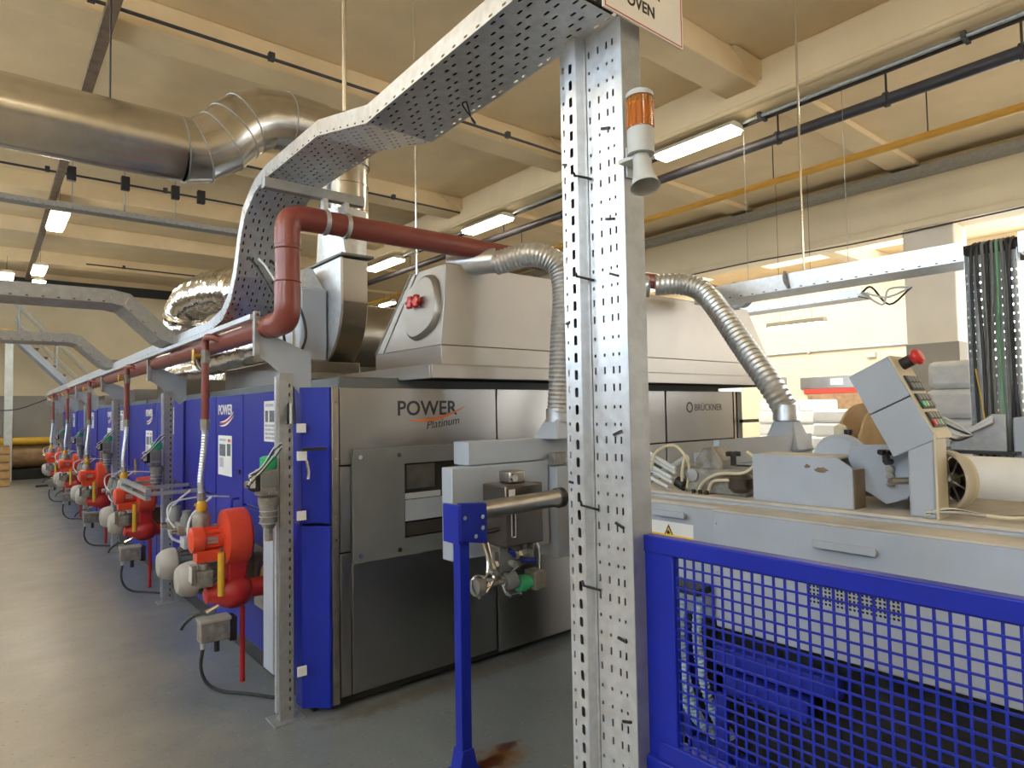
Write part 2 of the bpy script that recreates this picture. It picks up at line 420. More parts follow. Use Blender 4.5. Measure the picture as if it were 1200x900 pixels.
# ================================================================== SETTING
S('floor', MB().box(-5, 19, -5, 24.4, -0.1, 0), 'floor')
ZC, ZB = 5.72, 5.42
cb = MB()                                     # slab with three roof-light openings in the far right bay
xs = [-5, 13.4, 18.0, 19.2]; ys = [-5, -1.3, 3.3, 5.2, 9.8, 11.7, 16.3, 24.6]
for i in range(3):
    for j in range(7):
        if i == 1 and j in (1, 3, 5): continue
        cb.box(xs[i], xs[i + 1], ys[j], ys[j + 1], ZC, ZC + 0.18)
bmesh.ops.remove_doubles(cb.bm, verts=cb.bm.verts, dist=1e-4)
S('ceiling', cb, 'cream')
# walls
S('wall_back', MB().box(-5, 19.2, 24.4, 24.6, 0, ZC), 'cream_wall')
S('trim_1', MB().box(-5, 19.0, 24.385, 24.4, 0, 2.35), 'grey_wall')
S('wall_front', MB().box(-5, 8.4, -5.2, -5, 0, ZC).box(12.0, 13.2, -5.2, -5, 0, ZC).box(8.4, 12.0, -5.2, -5, 0, 1.1).box(8.4, 12.0, -5.2, -5, 4.7, ZC).box(18.0, 19.2, -5.2, -5, 0, ZC).box(13.2, 18.0, -5.2, -5, 0, 1.1).box(13.2, 18.0, -5.2, -5, 4.7, ZC), 'cream_wall')
wl = MB(); wl.box(-5.2, -5, -5, 24.4, 0, 2.9).box(-5.2, -5, -5, 24.4, 5.2, ZC)
edges = [-5, -3.4, 0.4, 1.6, 5.4, 6.6, 10.4, 11.6, 15.4, 16.6, 20.4, 24.4]
for a, b in zip(edges[0::2], edges[1::2]): wl.box(-5.2, -5, a, b, 2.9, 5.2)
S('wall_left', wl, 'cream_wall')
S('trim_41', MB().box(-5, 8.3, -5, -4.985, 0, 2.35), 'grey_wall')
S('trim_40', MB().box(-5, -4.985, -5, 24.385, 0, 2.35), 'grey_wall')
wr = MB(); wr.box(19, 19.2, 5.3, 24.4, 0, ZC).box(19, 19.2, -5, 2.0, 0, ZC).box(19, 19.2, 2.0, 5.3, 0, 1.1).box(19, 19.2, 2.0, 5.3, 5.2, ZC)
S('wall_right', wr, 'white_wall')
def window(n, x, y0, y1, z0, z1, nx, nz):
    f = MB(); t = 0.05
    f.box(x - .04, x + .04, y0, y1, z0, z0 + t).box(x - .04, x + .04, y0, y1, z1 - t, z1).box(x - .04, x + .04, y0, y0 + t, z0, z1).box(x - .04, x + .04, y1 - t, y1, z0, z1)
    o = S('window_%d' % n, f, 'white_wall')
    mu = MB()
    for k in range(1, nx): yy = y0 + (y1 - y0) * k / nx; mu.box(x - .025, x + .025, yy - .02, yy + .02, z0, z1)
    for k in range(1, nz): zz = z0 + (z1 - z0) * k / nz; mu.box(x - .025, x + .025, y0, y1, zz - .02, zz + .02)
    mu.build('glazing_bar', 'white_wall', o)
    for a in range(nx):
        for b in range(nz):
            MB().box(x - .004, x + .004, y0 + (y1 - y0) * a / nx + .02, y0 + (y1 - y0) * (a + 1) / nx - .02, z0 + (z1 - z0) * b / nz + .02, z0 + (z1 - z0) * (b + 1) / nz - .02).build('pane', 'glass', o)
for i in range(5): window(i + 1, -5.1, edges[1 + 2 * i], edges[2 + 2 * i], 2.9, 5.2, 3, 2)
window(6, 19.1, 2.0, 5.3, 1.1, 5.2, 3, 3)
# concrete beams
n = 2
for y in (-2.2, 0.85, 3.9, 6.95, 10.0, 13.05, 16.1, 19.15, 22.2):
    S('trim_%d' % n, MB().box(-5, 7.0, y, y + 0.42, ZB, ZC), 'cream', 0.015); n += 1
    S('trim_%d' % n, MB().prism([(0, 0), (0.55, 0), (0, -0.22)], (7.0, y - .06, ZC - .02), (-1, 0, 0), (0, 0, 1), (0, .54, 0)), 'cream'); n += 1
    S('trim_%d' % n, MB().box(7.45, 12.15, y, y + 0.42, ZC - .09, ZC), 'cream', 0.015); n += 1
g1 = MB().box(7.0, 7.45, -5, 24.4, 5.20, ZC).box(6.93, 7.0, -5, 24.4, 5.20, 5.26)
S('trim_%d' % n, g1, 'cream', 0.02); n += 1
g2 = MB().box(12.15, 12.65, -5, 24.4, 4.60, ZC).box(12.05, 12.15, -5, 24.4, 4.60, 4.72)
S('trim_%d' % n, g2, 'cream_wall', 0.02); n += 1
for y in (3.45, 11.6, 19.7):
    cl = S('trim_%d' % n, MB().box(12.1, 12.75, y, y + 0.75, 0, 4.6), 'beige', 0.02); n += 1
    MB().box(12.09, 12.76, y - .01, y + 0.76, 0, 2.65).build('painted_band', 'grey_wall', cl)
for y in (6.9, 14.9):
    S('trim_%d' % n, MB().box(12.65, 19, y, y + .35, 5.3, ZC), 'white_wall', 0.015); n += 1

# ================================================================== CEILING SERVICES
tag(MB().box(0.81, 0.92, -5, 24.3, ZB - .05, ZB - .001).build('trunking', 'rust', bevel=.004), 'brown steel trunking strip running lengthwise under the ceiling beams', 'trunking')
def lamp(label, x, y0, y1, z, wd=0.2, group=None, far=False, up=False):
    t = T('ceiling_lamp', label, 'lamp', ((x), (y0 + y1) / 2, z), group)
    MB().prism([(-wd * .5, .03), (wd * .5, .03), (wd * .3, .1), (-wd * .3, .1)], (x, y0, z), (1, 0, 0), (0, 0, 1), (0, y1 - y0, 0)).build('housing', 'lamp_body', t, .004)
    MB().prism([(-wd * .46, .03), (-wd * .38, -.02), (wd * .38, -.02), (wd * .46, .03)], (x, y0 + .03, z), (1, 0, 0), (0, 0, 1), (0, y1 - y0 - .06, 0)).build('diffuser', 'tube_light_far' if far else 'tube_light', t, .006)
    if up: MB().box(x - wd * .3, x + wd * .3, y0 + .05, y1 - .05, z + .1, z + .112).build('added_uplight', 'tube_light', t)  # glowing strip added on the unseen lamps to brighten the ceiling
    for y in (y0 + .2, y1 - .2): MB().cyl((x, y, z + .1), (x, y, ZB if x < 7 else 5.19), .003, n=6).build('drop_rod', 'dark_pipe', t)
    return t
lamp('lit white fluorescent batten lamp right of the slotted upright, below the concrete girder', 7.14, 4.25, 5.45, 5.06, .3)
lamp('lit white fluorescent batten lamp above the steam hood, left of the slotted upright', 7.14, 8.75, 10.0, 5.06, .34)
lamp('lit white fluorescent batten lamp seen just right of the fan housing', 7.14, 12.6, 14.0, 5.06, .34)
t = lamp('small lit lamp low behind the fan housing, lying across the hall', 9.2, 16.6, 17.4, 4.85)
lamp('lit square-looking lamp under the steel tray at upper left, nearest of the left row', 0.93, 12.6, 13.85, 4.97, .28, far=True)
lamp('second lit lamp of the left row, smaller, above the grey branch trays', 0.93, 17.3, 18.4, 4.97, .28, far=True)
lamp('third and smallest lit lamp of the left row, just under the second', 1.0, 19.0, 20.0, 4.93, .28, far=True)
lamp('lit lamp cut by the left edge of the picture', 0.38, 18.6, 19.8, 4.97, .28, far=True)
for k, (x, y) in enumerate(((7.14, -.5), (7.14, -4.2), (-2.2, -3.6), (-2.2, 0.6), (-2.2, 4.8), (-2.2, 9.0), (0.0, -3.6))):  # unseen lamps added to raise the brightness of ceiling and floor
    lamp('lit fluorescent lamp out of view, added to brighten the hall, row %s' % ('behind the camera under the girder', 'behind the camera, second under the girder', 'at the left windows, first', 'at the left windows, second', 'at the left windows, third', 'at the left windows, fourth', 'behind the camera over the walkway')[k], x, y, y + 1.25, 5.06 if x > 7 else 4.7, .3, up=x < 7)
# conduits across the hall on the beam flanks
def conduit(label, y, x0, x1, z=ZB - .02, boxes=()):
    t = T('wall_conduit', label, 'pipe', ((x0 + x1) / 2, y, z))
    MB().cyl((x0, y, z), (x1, y, z), .018, n=8).build('tube', 'dark_pipe', t)
    k = int((x1 - x0) / 1.6)
    for i in range(k): xx = x0 + .8 + i * 1.6; MB().box(xx - .03, xx + .03, y - .03, y + .03, z - .02, z + .06).build('saddle', 'dark_pipe', t)
    for b in boxes: MB().box(b - .06, b + .06, y - .06, y + .04, z - .1, z + .12).build('junction_box', 'black', t, .008)
    return t
conduit('dark steel conduit crossing the ceiling at top left above the big round duct', 6.72, -4.9, 6.9)
conduit('dark steel conduit crossing the ceiling behind the overhead cable tray', 9.9, -4.9, 6.9)
conduit('dark conduit with black junction boxes below the big round duct', 11.85, -4.9, 6.9, ZB - .02, (1.0, 1.72, 2.45, 2.85))
conduit('thin far conduit high over the back of the hall', 18.7, 1.9, 4.8, ZB + .0)
tag(MB().box(-4.9, 6.0, 21.4, 21.6, 5.18, 5.42).build('dark_gap_strip', 'void'), 'dark strip for the gap crossing high before the back wall', 'beam')  # near-black strip standing in for the dark gap at the wall top
def hung_tray(label, y, x0, x1, z, wd, fl):
    t = T('hanging_tray', label, 'cable tray', ((x0 + x1) / 2, y, z))
    tray(t, [(x0, y, z), (x1, y, z)], (0, 1, 0), wd, fl, 'galv_dull', pitch=.12, rows=2)
    for x in (1.02, 1.72, 2.47, -1, -3): MB().cyl((x, y + wd / 2, z), (x, y + wd / 2, ZC - .01), .008, n=6).build('drop_rod', 'galv_dull', t)
    for k in range(2): MB().cyl((x0, y + .05 + k * .07, z + .035), (x1, y + .05 + k * .07, z + .035), .02, n=8).build('cable', 'rubber', t)
    return t
hung_tray('long grey cable tray hung across the hall below the big round duct', 11.8, -4.9, 4.2, 4.86, .22, .08)
# pipes right bay
t = T('black_pipe', 'black steel pipe sloping along the right side below the girder', 'pipe', (7.64, 8, 5.0))
MB().cyl((7.64, -5, 5.0), (7.64, 24.3, 5.0), .065, n=14).build('pipe_run', 'dark_pipe', t)
for y in (-.5, 1.55, 2.75, 4.0, 6.5, 9.5, 13): MB().cyl((7.64, y, 5.0), (7.64, y, ZC - .01), .012, n=6).build('hanger_rod', 'dark_pipe', t); 
for y in (1.55, 2.75, 4.0, 6.5): MB().lathe([(.065, -.02), (.085, -.02), (.085, .02), (.065, .02)], (7.64, y, 5.0), (0, 1, 0), 14, False).build('pipe_clip', 'dark_pipe', t)
t = T('yellow_gas_pipe', 'ochre yellow gas pipe running along the right side', 'pipe', (9.36, 8, 5.1))
MB().cyl((9.36, -5, 5.1), (9.36, 24.3, 5.1), .052, n=14).build('pipe_run', 'orange_pipe', t)
for y in (2.9, 5.0, 8.0, 11): MB().cyl((9.36, y, 5.1), (9.36, y, ZC - .01), .008, n=6).build('hanger_rod', 'dark_pipe', t)
t = T('grey_cable_tray', 'grey perforated cable tray bracketed along the second girder', 'cable tray', (11.9, 8, 5.4))
tray(t, [(11.86, -5, 5.44), (11.86, 24.3, 5.44)], (1, 0, 0), .28, .12, 'galv_dull', pitch=.3, rows=2)
MB().cyl((11.95, -5, 5.5), (11.95, 24.3, 5.5), .04, n=8).build('cable', 'rubber', t)
tag(MB().tube(spline([(12.02, y, 4.56 + .03 * math.sin(y * 2.1)) for y in range(-5, 25, 2)], 3), .014, 6).build('sagging_cable', 'dark_pipe'), 'thin dark cable sagging along the lower edge of the second girder', 'cable')
t = T('conduit_bundle', 'pair of grey conduits with clips fixed under the first girder', 'pipe', (7.3, 8, 5.15))
for x, m_ in ((7.32, 'dark_pipe'), (7.22, 'galv_dull')): MB().cyl((x, -5, 5.16), (x, 24.3, 5.16), .022, n=8).build('conduit', m_, t)
for y in (1.9, 4.0, 4.9, 6.5): MB().box(7.18, 7.36, y - .02, y + .02, 5.13, 5.2).build('clip', 'dark_pipe', t)

# big round duct with S-bend, dropping into the fan
R = .215; Y = 4.74
t = T('exhaust_duct', 'big galvanised round exhaust duct with a segmented S-bend at upper left', 'duct', (0, Y, 3.45))
def ring(mb, p, ax, r): return mb.lathe([(r - .004, -.006), (r + .005, -.004), (r + .005, .004), (r - .004, .006)], p, ax, 32, False)
MB().cyl((-4.9, Y, 3.46), (1.02, Y, 3.46), R, n=40, cap=False).build('straight_run', 'duct', t)
bend = [(1.02, Y, 3.46), (1.13, Y, 3.475), (1.27, Y - .02, 3.57), (1.35, Y - .03, 3.66), (1.42, Y - .03, 3.73), (1.55, Y - .03, 3.80), (1.72, Y - .02, 3.83), (2.0, Y, 3.83)]
MB().tube(bend, R, 44, False).build('s_bend', 'duct', t, smooth=12)
for i in (0, 1, 2, 3, 4, 6): 
    ring(MB(), bend[i], Vector(bend[i + 1]) - Vector(bend[max(0, i - 1)]), R - .001).build('seam_ring', 'galv_dull', t)
MB().tube(fillet([(2.0, Y, 3.83), (2.19, Y, 3.83), (2.19, Y, 3.6)], .2), .205, 32).build('drop_elbow', 'duct', t)
MB().cyl((2.19, Y, 3.22), (2.19, Y, 3.66), .188, n=36, cap=False).build('vertical_run', 'duct', t)
for z in (3.58, 3.44): ring(MB(), (2.19, Y, z), (0, 0, 1), .189).build('seam_ring', 'duct', t)
MB().cyl((.6, Y, 3.66), (.6, Y, ZB), .006, n=6).build('hanger_rod', 'dark_pipe', t)
# small duct support: square to round transition belongs to the fan
t = T('extraction_fan', 'grey sheet-metal extraction fan housing on the oven roof under the round duct', 'fan', (2.15, 5.0, 1.95))
sq = [Vector((2.19 + sx * .2, Y + sy * .2, 2.86)) for sx, sy in ((-1, -1), (1, -1), (1, 1), (-1, 1))]
tr = MB(); n_ = 32; r0, r1 = [], []
for k in range(n_):
    a = 2 * PI * (k + .5) / n_ - PI * .75 - PI / n_ * 0; cx, sy = math.cos(a), math.sin(a); q = 1 / max(abs(cx), abs(sy))
    r0.append(Vector((2.185 + cx * q * .105, 4.80 + sy * q * .28, 2.86))); r1.append(Vector((2.19 + cx * .188, Y + sy * .188, 3.23)))
tr.rings([r0, r1], False); tr.build('square_to_round_transition', 'galv', t)
MB().box(2.05, 2.32, 4.49, 5.11, 2.84, 2.86).build('flange', 'grey_dark', t, .003)
sc = [(0, .88), (0, .55)]
for k in range(0, 13):
    a = PI - k * (PI * .62) / 12; sc.append((.62 + .62 * math.cos(a), .55 - .56 * math.sin(a) * (.98)))
sc += [(1.15, .2), (1.15, .55), (.55, .62), (.55, .88)]
MB().prism(sc, (2.08, 4.54, 1.95), (0, 1, 0), (0, 0, 1), (.21, 0, 0)).build('scroll_housing', 'stain', t, .004)
MB().prism([(x * 1.0 - .02, y * 1.0) for x, y in sc], (2.06, 4.54, 1.95), (0, 1, 0), (0, 0, 1), (.02, 0, 0)).build('side_plate', 'galv', t, .003)
MB().box(1.84, 2.055, 4.75, 5.3, 2.05, 2.62).build('motor_cover', 'grey', t, .02)
MB().hexa([(1.86, 4.8, 2.62), (2.05, 4.8, 2.62), (2.05, 5.2, 2.62), (1.86, 5.2, 2.62), (1.94, 4.9, 2.80), (2.0, 4.9, 2.80), (2.0, 5.1, 2.80), (1.94, 5.1, 2.80)]).build('motor_cowl', 'galv', t, .01)
bolts(MB(), [(1.84, y, z) for y in (4.8, 5.0, 5.25) for z in (2.1, 2.35, 2.58)], (-1, 0, 0), .012).build('bolt', 'galv_dull', t)
MB().box(1.75, 2.6, 4.45, 5.6, 1.90, 1.95).build('base_frame', 'stain', t, .004)
t = T('roof_drum', 'tan round drum duct lying on the oven roof behind the hood', 'duct', (3.4, 6.2, 2.0))
MB().cyl((2.8, 6.2, 2.42), (4.6, 6.2, 2.42), .36, n=36).build('drum', 'stain', t)
for x in (2.81, 3.6, 4.59): ring(MB(), (x, 6.2, 2.42), (1, 0, 0), .362).build('seam_ring', 'stain', t)
MB().box(2.9, 4.5, 6.0, 6.4, 1.95, 2.12).build('cradle', 'grey_dark', t)
# foil lagged ducts on the roof
def foil(label, path, r):
    p = resample(spline(path, 8), .05); mb = MB()
    mb.tube(p, [r * (1 + random.uniform(-.04, .04)) for _ in p], 28)
    for v in mb.bm.verts: v.co += Vector((random.uniform(-1, 1), random.uniform(-1, 1), random.uniform(-1, 1))) * .006
    t = T('foil_duct', label, 'duct', (path[0][0], path[0][1], 1.9)); mb.build('foil_lagging', 'foil', t, smooth=25)
    MB().lathe([(r * 1.06, 0), (r * 1.06, .03)], p[1], p[1] - p[0], 24, False).build('collar', 'galv', t); return t
foil('crumpled shiny foil-wrapped duct bend rising behind the long cable tray', [(2.05, 9.4, 1.95), (2.05, 9.4, 2.8), (2.1, 9.1, 3.15), (2.3, 8.2, 3.18), (2.5, 7.4, 2.95), (2.55, 7.1, 2.6), (2.55, 7.1, 1.95)], .26)
foil('low gold-reflecting foil duct on the roof box under the red pipe', [(1.75, 6.9, 2.22), (1.85, 6.4, 2.24), (2.0, 5.75, 2.26)], .16)
foil('shorter foil duct farther back on the oven roof', [(1.8, 8.7, 2.12), (1.9, 8.2, 2.15), (2.0, 7.7, 2.15)], .12)

# ================================================================== THE OVEN
PITCH = 2.9; Y0 = 3.55
def chamber():
    t = T('oven_chamber', 'blue-doored oven chamber nearest the camera, behind the first slotted corner post', 'oven', (1.42, Y0, 0), 'oven chambers in line')
    MB().box(1.45, 5.6, Y0, Y0 + PITCH - .01, .06, 1.80).build('body', 'grey_dark', t)
    for a, b in ((.06, 1.18), (1.885, 2.86)):
        MB().box(1.42, 1.452, Y0 + a, Y0 + b, 1.035, 1.80).build('upper_door', 'blue', t, .006)
        MB().box(1.42, 1.452, Y0 + a, Y0 + b, .12, 1.02).build('lower_door', 'blue', t, .006)
    MB().box(1.42, 1.452, Y0 + 1.205, Y0 + 1.86, .10, 1.80).build('narrow_panel', 'blue', t, .006)
    MB().box(1.44, 1.47, Y0, Y0 + PITCH, .0, .12).build('plinth', 'black', t)
    MB().box(1.62, 5.55, Y0 + .05, Y0 + PITCH - .06, 1.80, 1.87).build('roof_deck', 'grey_dark', t, .006)  # deck colour darkened to paint the shaded gap above the doors
    MB().box(1.66, 2.3, Y0 + 1.15, Y0 + 2.5, 1.87, 2.05).build('roof_plenum', 'stain', t, .006)
    # burner port plate with its round opening
    c = (1.418, Y0 + .73, .60); pp = MB(); n = 24
    out = [Vector((1.405, c[1] + .17 * max(-1, min(1, 1.42 * math.cos(2 * PI * k / n))), c[2] + .20 * max(-1, min(1, 1.42 * math.sin(2 * PI * k / n))))) for k in range(n)]
    inn = [Vector((1.405, c[1] + .115 * math.cos(2 * PI * k / n), c[2] + .115 * math.sin(2 * PI * k / n))) for k in range(n)]
    deep = [p + Vector((.025, 0, 0)) for p in inn]; outb = [p + Vector((.016, 0, 0)) for p in out]
    pp.rings([outb, out, inn, deep], False).build('burner_port_plate', 'steel', t)
    MB().lathe([(.112, 0), (.02, .002)], (1.4205, c[1], c[2]), (-1, 0, 0), 20).build('lagging_wool', 'yellow', t)
    # printed instruction sheets
    def sheet(y1, y0, z0, z1, hdr):
        s = MB(); plate(s, (1.4175, y1, z0), (0, -1, 0), (0, 0, 1), y1 - y0, z1 - z0, -.002); s = s.build('information_sheet', 'white', t)
        w_, h_ = y1 - y0, z1 - z0
        def blk(fx0, fx1, fz0, fz1, m_):
            b = MB(); plate(b, (1.4168, y1 - w_ * fx0, z0 + h_ * fz0), (0, -1, 0), (0, 0, 1), w_ * (fx1 - fx0), h_ * (fz1 - fz0), -.0008); b.build('printed_block', m_, s)
        if hdr:
            blk(.08, .55, .86, .93, 'ink_grey'); blk(.62, .95, .84, .95, 'ink_green'); blk(.08, .24, .48, .76, 'ink_dark'); blk(.32, .62, .48, .76, 'ink_dark'); blk(.7, .95, .5, .76, 'ink_grey')
            for r_ in range(4): blk(.06, .96, .06 + r_ * .1, .12 + r_ * .1, 'ink_grey')
        else:
            blk(.1, .6, .86, .92, 'ink_grey'); blk(.72, .92, .84, .92, 'ink_orange'); blk(.1, .55, .48, .78, 'ink_dark'); blk(.66, .92, .5, .8, 'ink_dark'); blk(.1, .4, .2, .44, 'ink_grey')
    sheet(Y0 + .74, Y0 + .42, 1.48, 1.74, True); sheet(Y0 + 1.80, Y0 + 1.45, 1.20, 1.50, False)
    em = text('emblem_lettering', 'POWER', .105, 'white', t, (1.4175, Y0 + 1.80, 1.66), (0, -1, 0), (0, 0, 1), .0008, bold=.002)
    for k, (m_, a0) in enumerate((('white', 0), ('ink_red', .012), ('white', .03))):
        s = MB(); pr = []
        for q in range(9): f = q / 8; pr.append((.06 + f * .36, -.05 - a0 + .075 * f * f))
        s.prism(pr + [(x, y - .012 * math.sin(PI * i / 8) - .003) for i, (x, y) in reversed(list(enumerate(pr)))], (1.4178, Y0 + 1.82, 1.655), (0, -1, 0), (0, 0, 1), (-.001, 0, 0)).build('emblem_swoosh', m_, t)
    MB().tube(fillet([(1.42, Y0 + 1.28, 1.06), (1.37, Y0 + 1.28, 1.06), (1.37, Y0 + 1.28, .88), (1.42, Y0 + 1.28, .88)], .02), .010, 8).build('door_handle', 'blue', t)
    MB().cyl((1.40, Y0 + 2.3, .98), (1.40, Y0 + 2.3, 1.16), .014, n=8).build('wooden_grip', 'wood_light', t)
    MB().cyl((1.42, Y0 + 1.26, 1.25), (1.408, Y0 + 1.26, 1.25), .018, n=12).build('lock', 'black', t)
    return t
CH = [chamber()]
ordn = ('nearest', 'second', 'third', 'fourth', 'farthest')
for k in range(1, 5):
    c = copy_tree(CH[0]); c.location = (1.42, Y0 + k * PITCH, 0); CH.append(c)
    c['label'] = 'blue-doored oven chamber, %s from the camera in the receding line' % ordn[k]

# slotted posts with gusset plates carrying the trough
def post():
    t = T('slotted_post', 'slotted galvanised post with grey gusset at the near oven corner, nearest of its row', 'post', (1.29, Y0, 0), 'slotted posts along the oven')
    h = 1.88
    hv = [(z, z + .022) for z in [0.05 + i * .05 for i in range(36)]]
    MB().perf((1.255, Y0 - .01, 0), (1, 0, 0), (0, 0, 1), .07, h, [(.048, .058)], hv).build('front_web', 'galv_dull', t, smooth=0, solid=.002)
    MB().box(1.26, 1.32, Y0 + .02, Y0 + .03, 0, h).build('slot_shade_sheet', 'void', t)  # dark sheet painting the shade behind the web slots
    MB().box(1.253, 1.257, Y0 - .01, Y0 + .045, 0, h).build('left_flange', 'galv_dull', t)
    MB().box(1.323, 1.327, Y0 - .01, Y0 + .045, 0, h).build('right_flange', 'galv_dull', t)
    MB().box(1.238, 1.252, Y0 + .0, Y0 + .03, .05, h - .02).build('conduit_strip', 'galv', t)
    MB().prism([(-.20, 2.20), (-.175, 2.20), (-.175, 2.12), (.06, 2.02), (.12, 2.0), (.12, 1.80), (.06, 1.76), (0, 1.83), (-.14, 1.95), (-.20, 1.98)], (1.32, Y0 + .01, 0), (1, 0, 0), (0, 0, 1), (0, .006, 0)).build('gusset_plate', 'grey', t)
    MB().box(1.118, 1.15, Y0 - .012, Y0 + .02, 1.97, 2.21).build('bracket_strip', 'galv_dull', t, .003)
    bolts(MB(), [(1.134, Y0 - .012, z) for z in (2.19, 2.15, 2.11)], (0, -1, 0), .009).build('bolt', 'chrome', t)
    MB().box(1.21, 1.38, Y0 - .06, Y0 + .09, 0, .008).build('foot_plate', 'galv_dull', t)
    return t
PS = [post()]
for k in range(1, 6):
    c = copy_tree(PS[0]); c.location = (1.29, Y0 + k * PITCH + .02, 0); PS.append(c)
    c['label'] = 'slotted grey post with gusset plate, %s from the camera along the oven' % ('second', 'third', 'fourth', 'fifth', 'sixth and last')[k - 1]

# near end of the oven: blue corner cover, grey strip, steel front panels
t = T('corner_cover', 'bright blue two-part corner cover beside the nearest slotted post', 'cover', (1.44, 3.47, 0))
for z0, z1 in ((.04, 1.03), (1.045, 1.80)):
    MB().prism([(0, 0), (.055, -.03), (.115, -.105), (.13, -.105), (.13, .1), (0, .1)], (1.372, 3.535, z0), (1, 0, 0), (0, 1, 0), (0, 0, z1 - z0)).build('cover_panel', 'blue_bright', t, .003)
for z in (1.55, 1.02 + .05, .23): MB().box(1.335, 1.385, 3.50, 3.512, z, z + .05).build('white_clip', 'white', t)
hd = MB().box(1.32, 1.37, 3.45, 3.47, 1.40, 1.45).build('latch', 'white', t)
MB().box(1.325, 1.46, 3.40, 3.42, 1.452, 1.47).build('latch_lever', 'black', hd); MB().tube([(1.36, 3.43, 1.40), (1.37, 3.425, 1.34), (1.365, 3.42, 1.30)], .008, 6).build('key', 'chrome', hd)
t = T('oven_mouth_panelling', 'warm grey steel front wall of the oven below the hood, with dark window frame', 'oven', (3.6, 3.45, 0))
MB().box(1.505, 1.545, 3.43, 3.545, .05, 1.80).build('edge_strip', 'steel', t, .002)
bolts(MB(), [(1.525, 3.43, z) for z in (.15, .55, .95, 1.08, 1.4, 1.72)], (0, -1, 0), .006).build('screw', 'chrome', t)
MB().box(1.55, 5.62, 3.47, 3.545, .03, 1.79).build('backing', 'void', t)
for a, b, z0, z1, nm in ((1.56, 2.68, 1.36, 1.80, 'upper_panel'), (1.56, 1.625, .87, 1.35, 'side_panel'), (1.56, 1.625, .07, .86, 'side_panel'), (1.63, 2.66, .07, 1.355, 'lower_panel'), (2.69, 4.51, 1.36, 1.80, 'upper_panel'), (2.675, 4.51, .05, 1.35, 'lower_panel'), (4.53, 5.55, 1.36, 1.80, 'upper_panel'), (4.53, 5.55, .05, 1.35, 'lower_panel')):
    MB().box(a, b, 3.45, 3.475, z0, z1).build(nm, 'stain', t, .004)
MB().box(5.57, 5.60, 3.45, 3.5, .05, 1.8).build('edge_strip', 'steel', t); MB().box(5.66, 5.74, 3.47, 3.545, 0, 1.8).build('corner_post', 'grey_dark', t)
MB().box(5.64, 5.92, 3.40, 3.44, 1.50, 1.53).build('door_lever', 'black', t)
fr = MB(); x0, x1, z0, z1 = 1.63, 2.62, .80, 1.445
fr.box(x0, 1.96, 3.425, 3.45, z0, z1).box(1.96, x1, 3.425, 3.45, 1.345, z1).box(1.96, x1, 3.425, 3.45, z0, .90).box(2.36, x1, 3.425, 3.45, .90, 1.345)
bmesh.ops.remove_doubles(fr.bm, verts=fr.bm.verts, dist=1e-4)
fr = fr.build('window_frame', 'grey_dark', t)
MB().box(1.96, 2.36, 3.442, 3.449, .90, 1.345).build('window_void', 'void', fr)
MB().box(1.98, 2.18, 3.436, 3.442, 1.19, 1.335).build('inner_plate', 'steel', fr); MB().box(1.965, 2.22, 3.434, 3.442, 1.13, 1.165).build('inner_plate', 'pale_grey', fr)
MB().box(1.965, 2.355, 3.43, 3.442, 1.0, 1.125).build('inner_plate', 'grey', fr); MB().box(1.97, 2.25, 3.436, 3.442, .91, .985).build('inner_plate', 'box_steel', fr)
bolts(MB(), [(1.67, 3.425, 1.40), (1.92, 3.425, 1.40), (1.67, 3.425, .84), (1.92, 3.425, .84)], (0, -1, 0), .014, .008).build('bolt', 'chrome', fr)
text('front_lettering', 'POWER', .125, 'ink_black', t, (1.925, 3.4495, 1.635), (1, 0, 0), (0, 0, 1), .0008, bold=.002)
text('front_script', 'Platinum', .072, 'ink_black', t, (2.13, 3.4495, 1.545), (1, .0, .12), (-.12, 0, 1), .0008, shear=.3)
sw = [(f, -.035 + .085 * (f / .43) ** 2.2) for f in [.43 * q / 10 for q in range(11)]]
MB().prism(sw + [(x, y - .02 * math.sin(PI * i / 10) - .002) for i, (x, y) in reversed(list(enumerate(sw)))], (2.0, 3.4495, 1.64), (1, 0, 0), (0, 0, 1), (0, -.001, 0)).build('front_swoosh', 'ink_orange', t)
text('maker_lettering', 'BRÜCKNER', .085, 'ink_black', t, (4.93, 3.4495, 1.625), (1, 0, 0), (0, 0, 1), .0008)
MB().lathe([(.048, 0), (.048, .001), (.034, .001), (.034, 0)], (4.86, 3.4495, 1.655), (0, -1, 0), 20, False).build('maker_emblem', 'ink_black', t)

# hood over the oven mouth
t = T('steam_hood', 'tapered brushed steel steam hood over the oven mouth with oval side hatch', 'hood', (4.0, 3.7, 1.85))
lip = MB(); 
lip.box(2.02, 6.12, 3.20, 3.23, 1.85, 1.93).box(2.02, 2.05, 3.23, 5.0, 1.85, 1.93).box(6.09, 6.12, 3.23, 5.0, 1.85, 1.93).box(2.02, 6.12, 3.20, 5.0, 1.925, 1.935)
lip.build('lip', 'hood', t, .004)
MB().box(2.05, 6.09, 3.25, 5.0, 1.855, 1.87).build('lip_shade_sheet', 'void', t)  # near-black sheet painting the shade under the lip
MB().box(2.15, 6.02, 3.30, 4.15, 1.935, 2.06).build('collar', 'hood', t, .004)
bo = MB(); bo.hexa([(2.152, 3.305, 2.06), (6.02, 3.305, 2.06), (6.02, 4.15, 2.06), (2.152, 4.15, 2.06), (2.205, 3.31, 2.575), (5.62, 3.31, 2.575), (5.62, 3.72, 2.575), (2.205, 3.72, 2.575)])
bo.build('canopy', 'hood', t, .006)
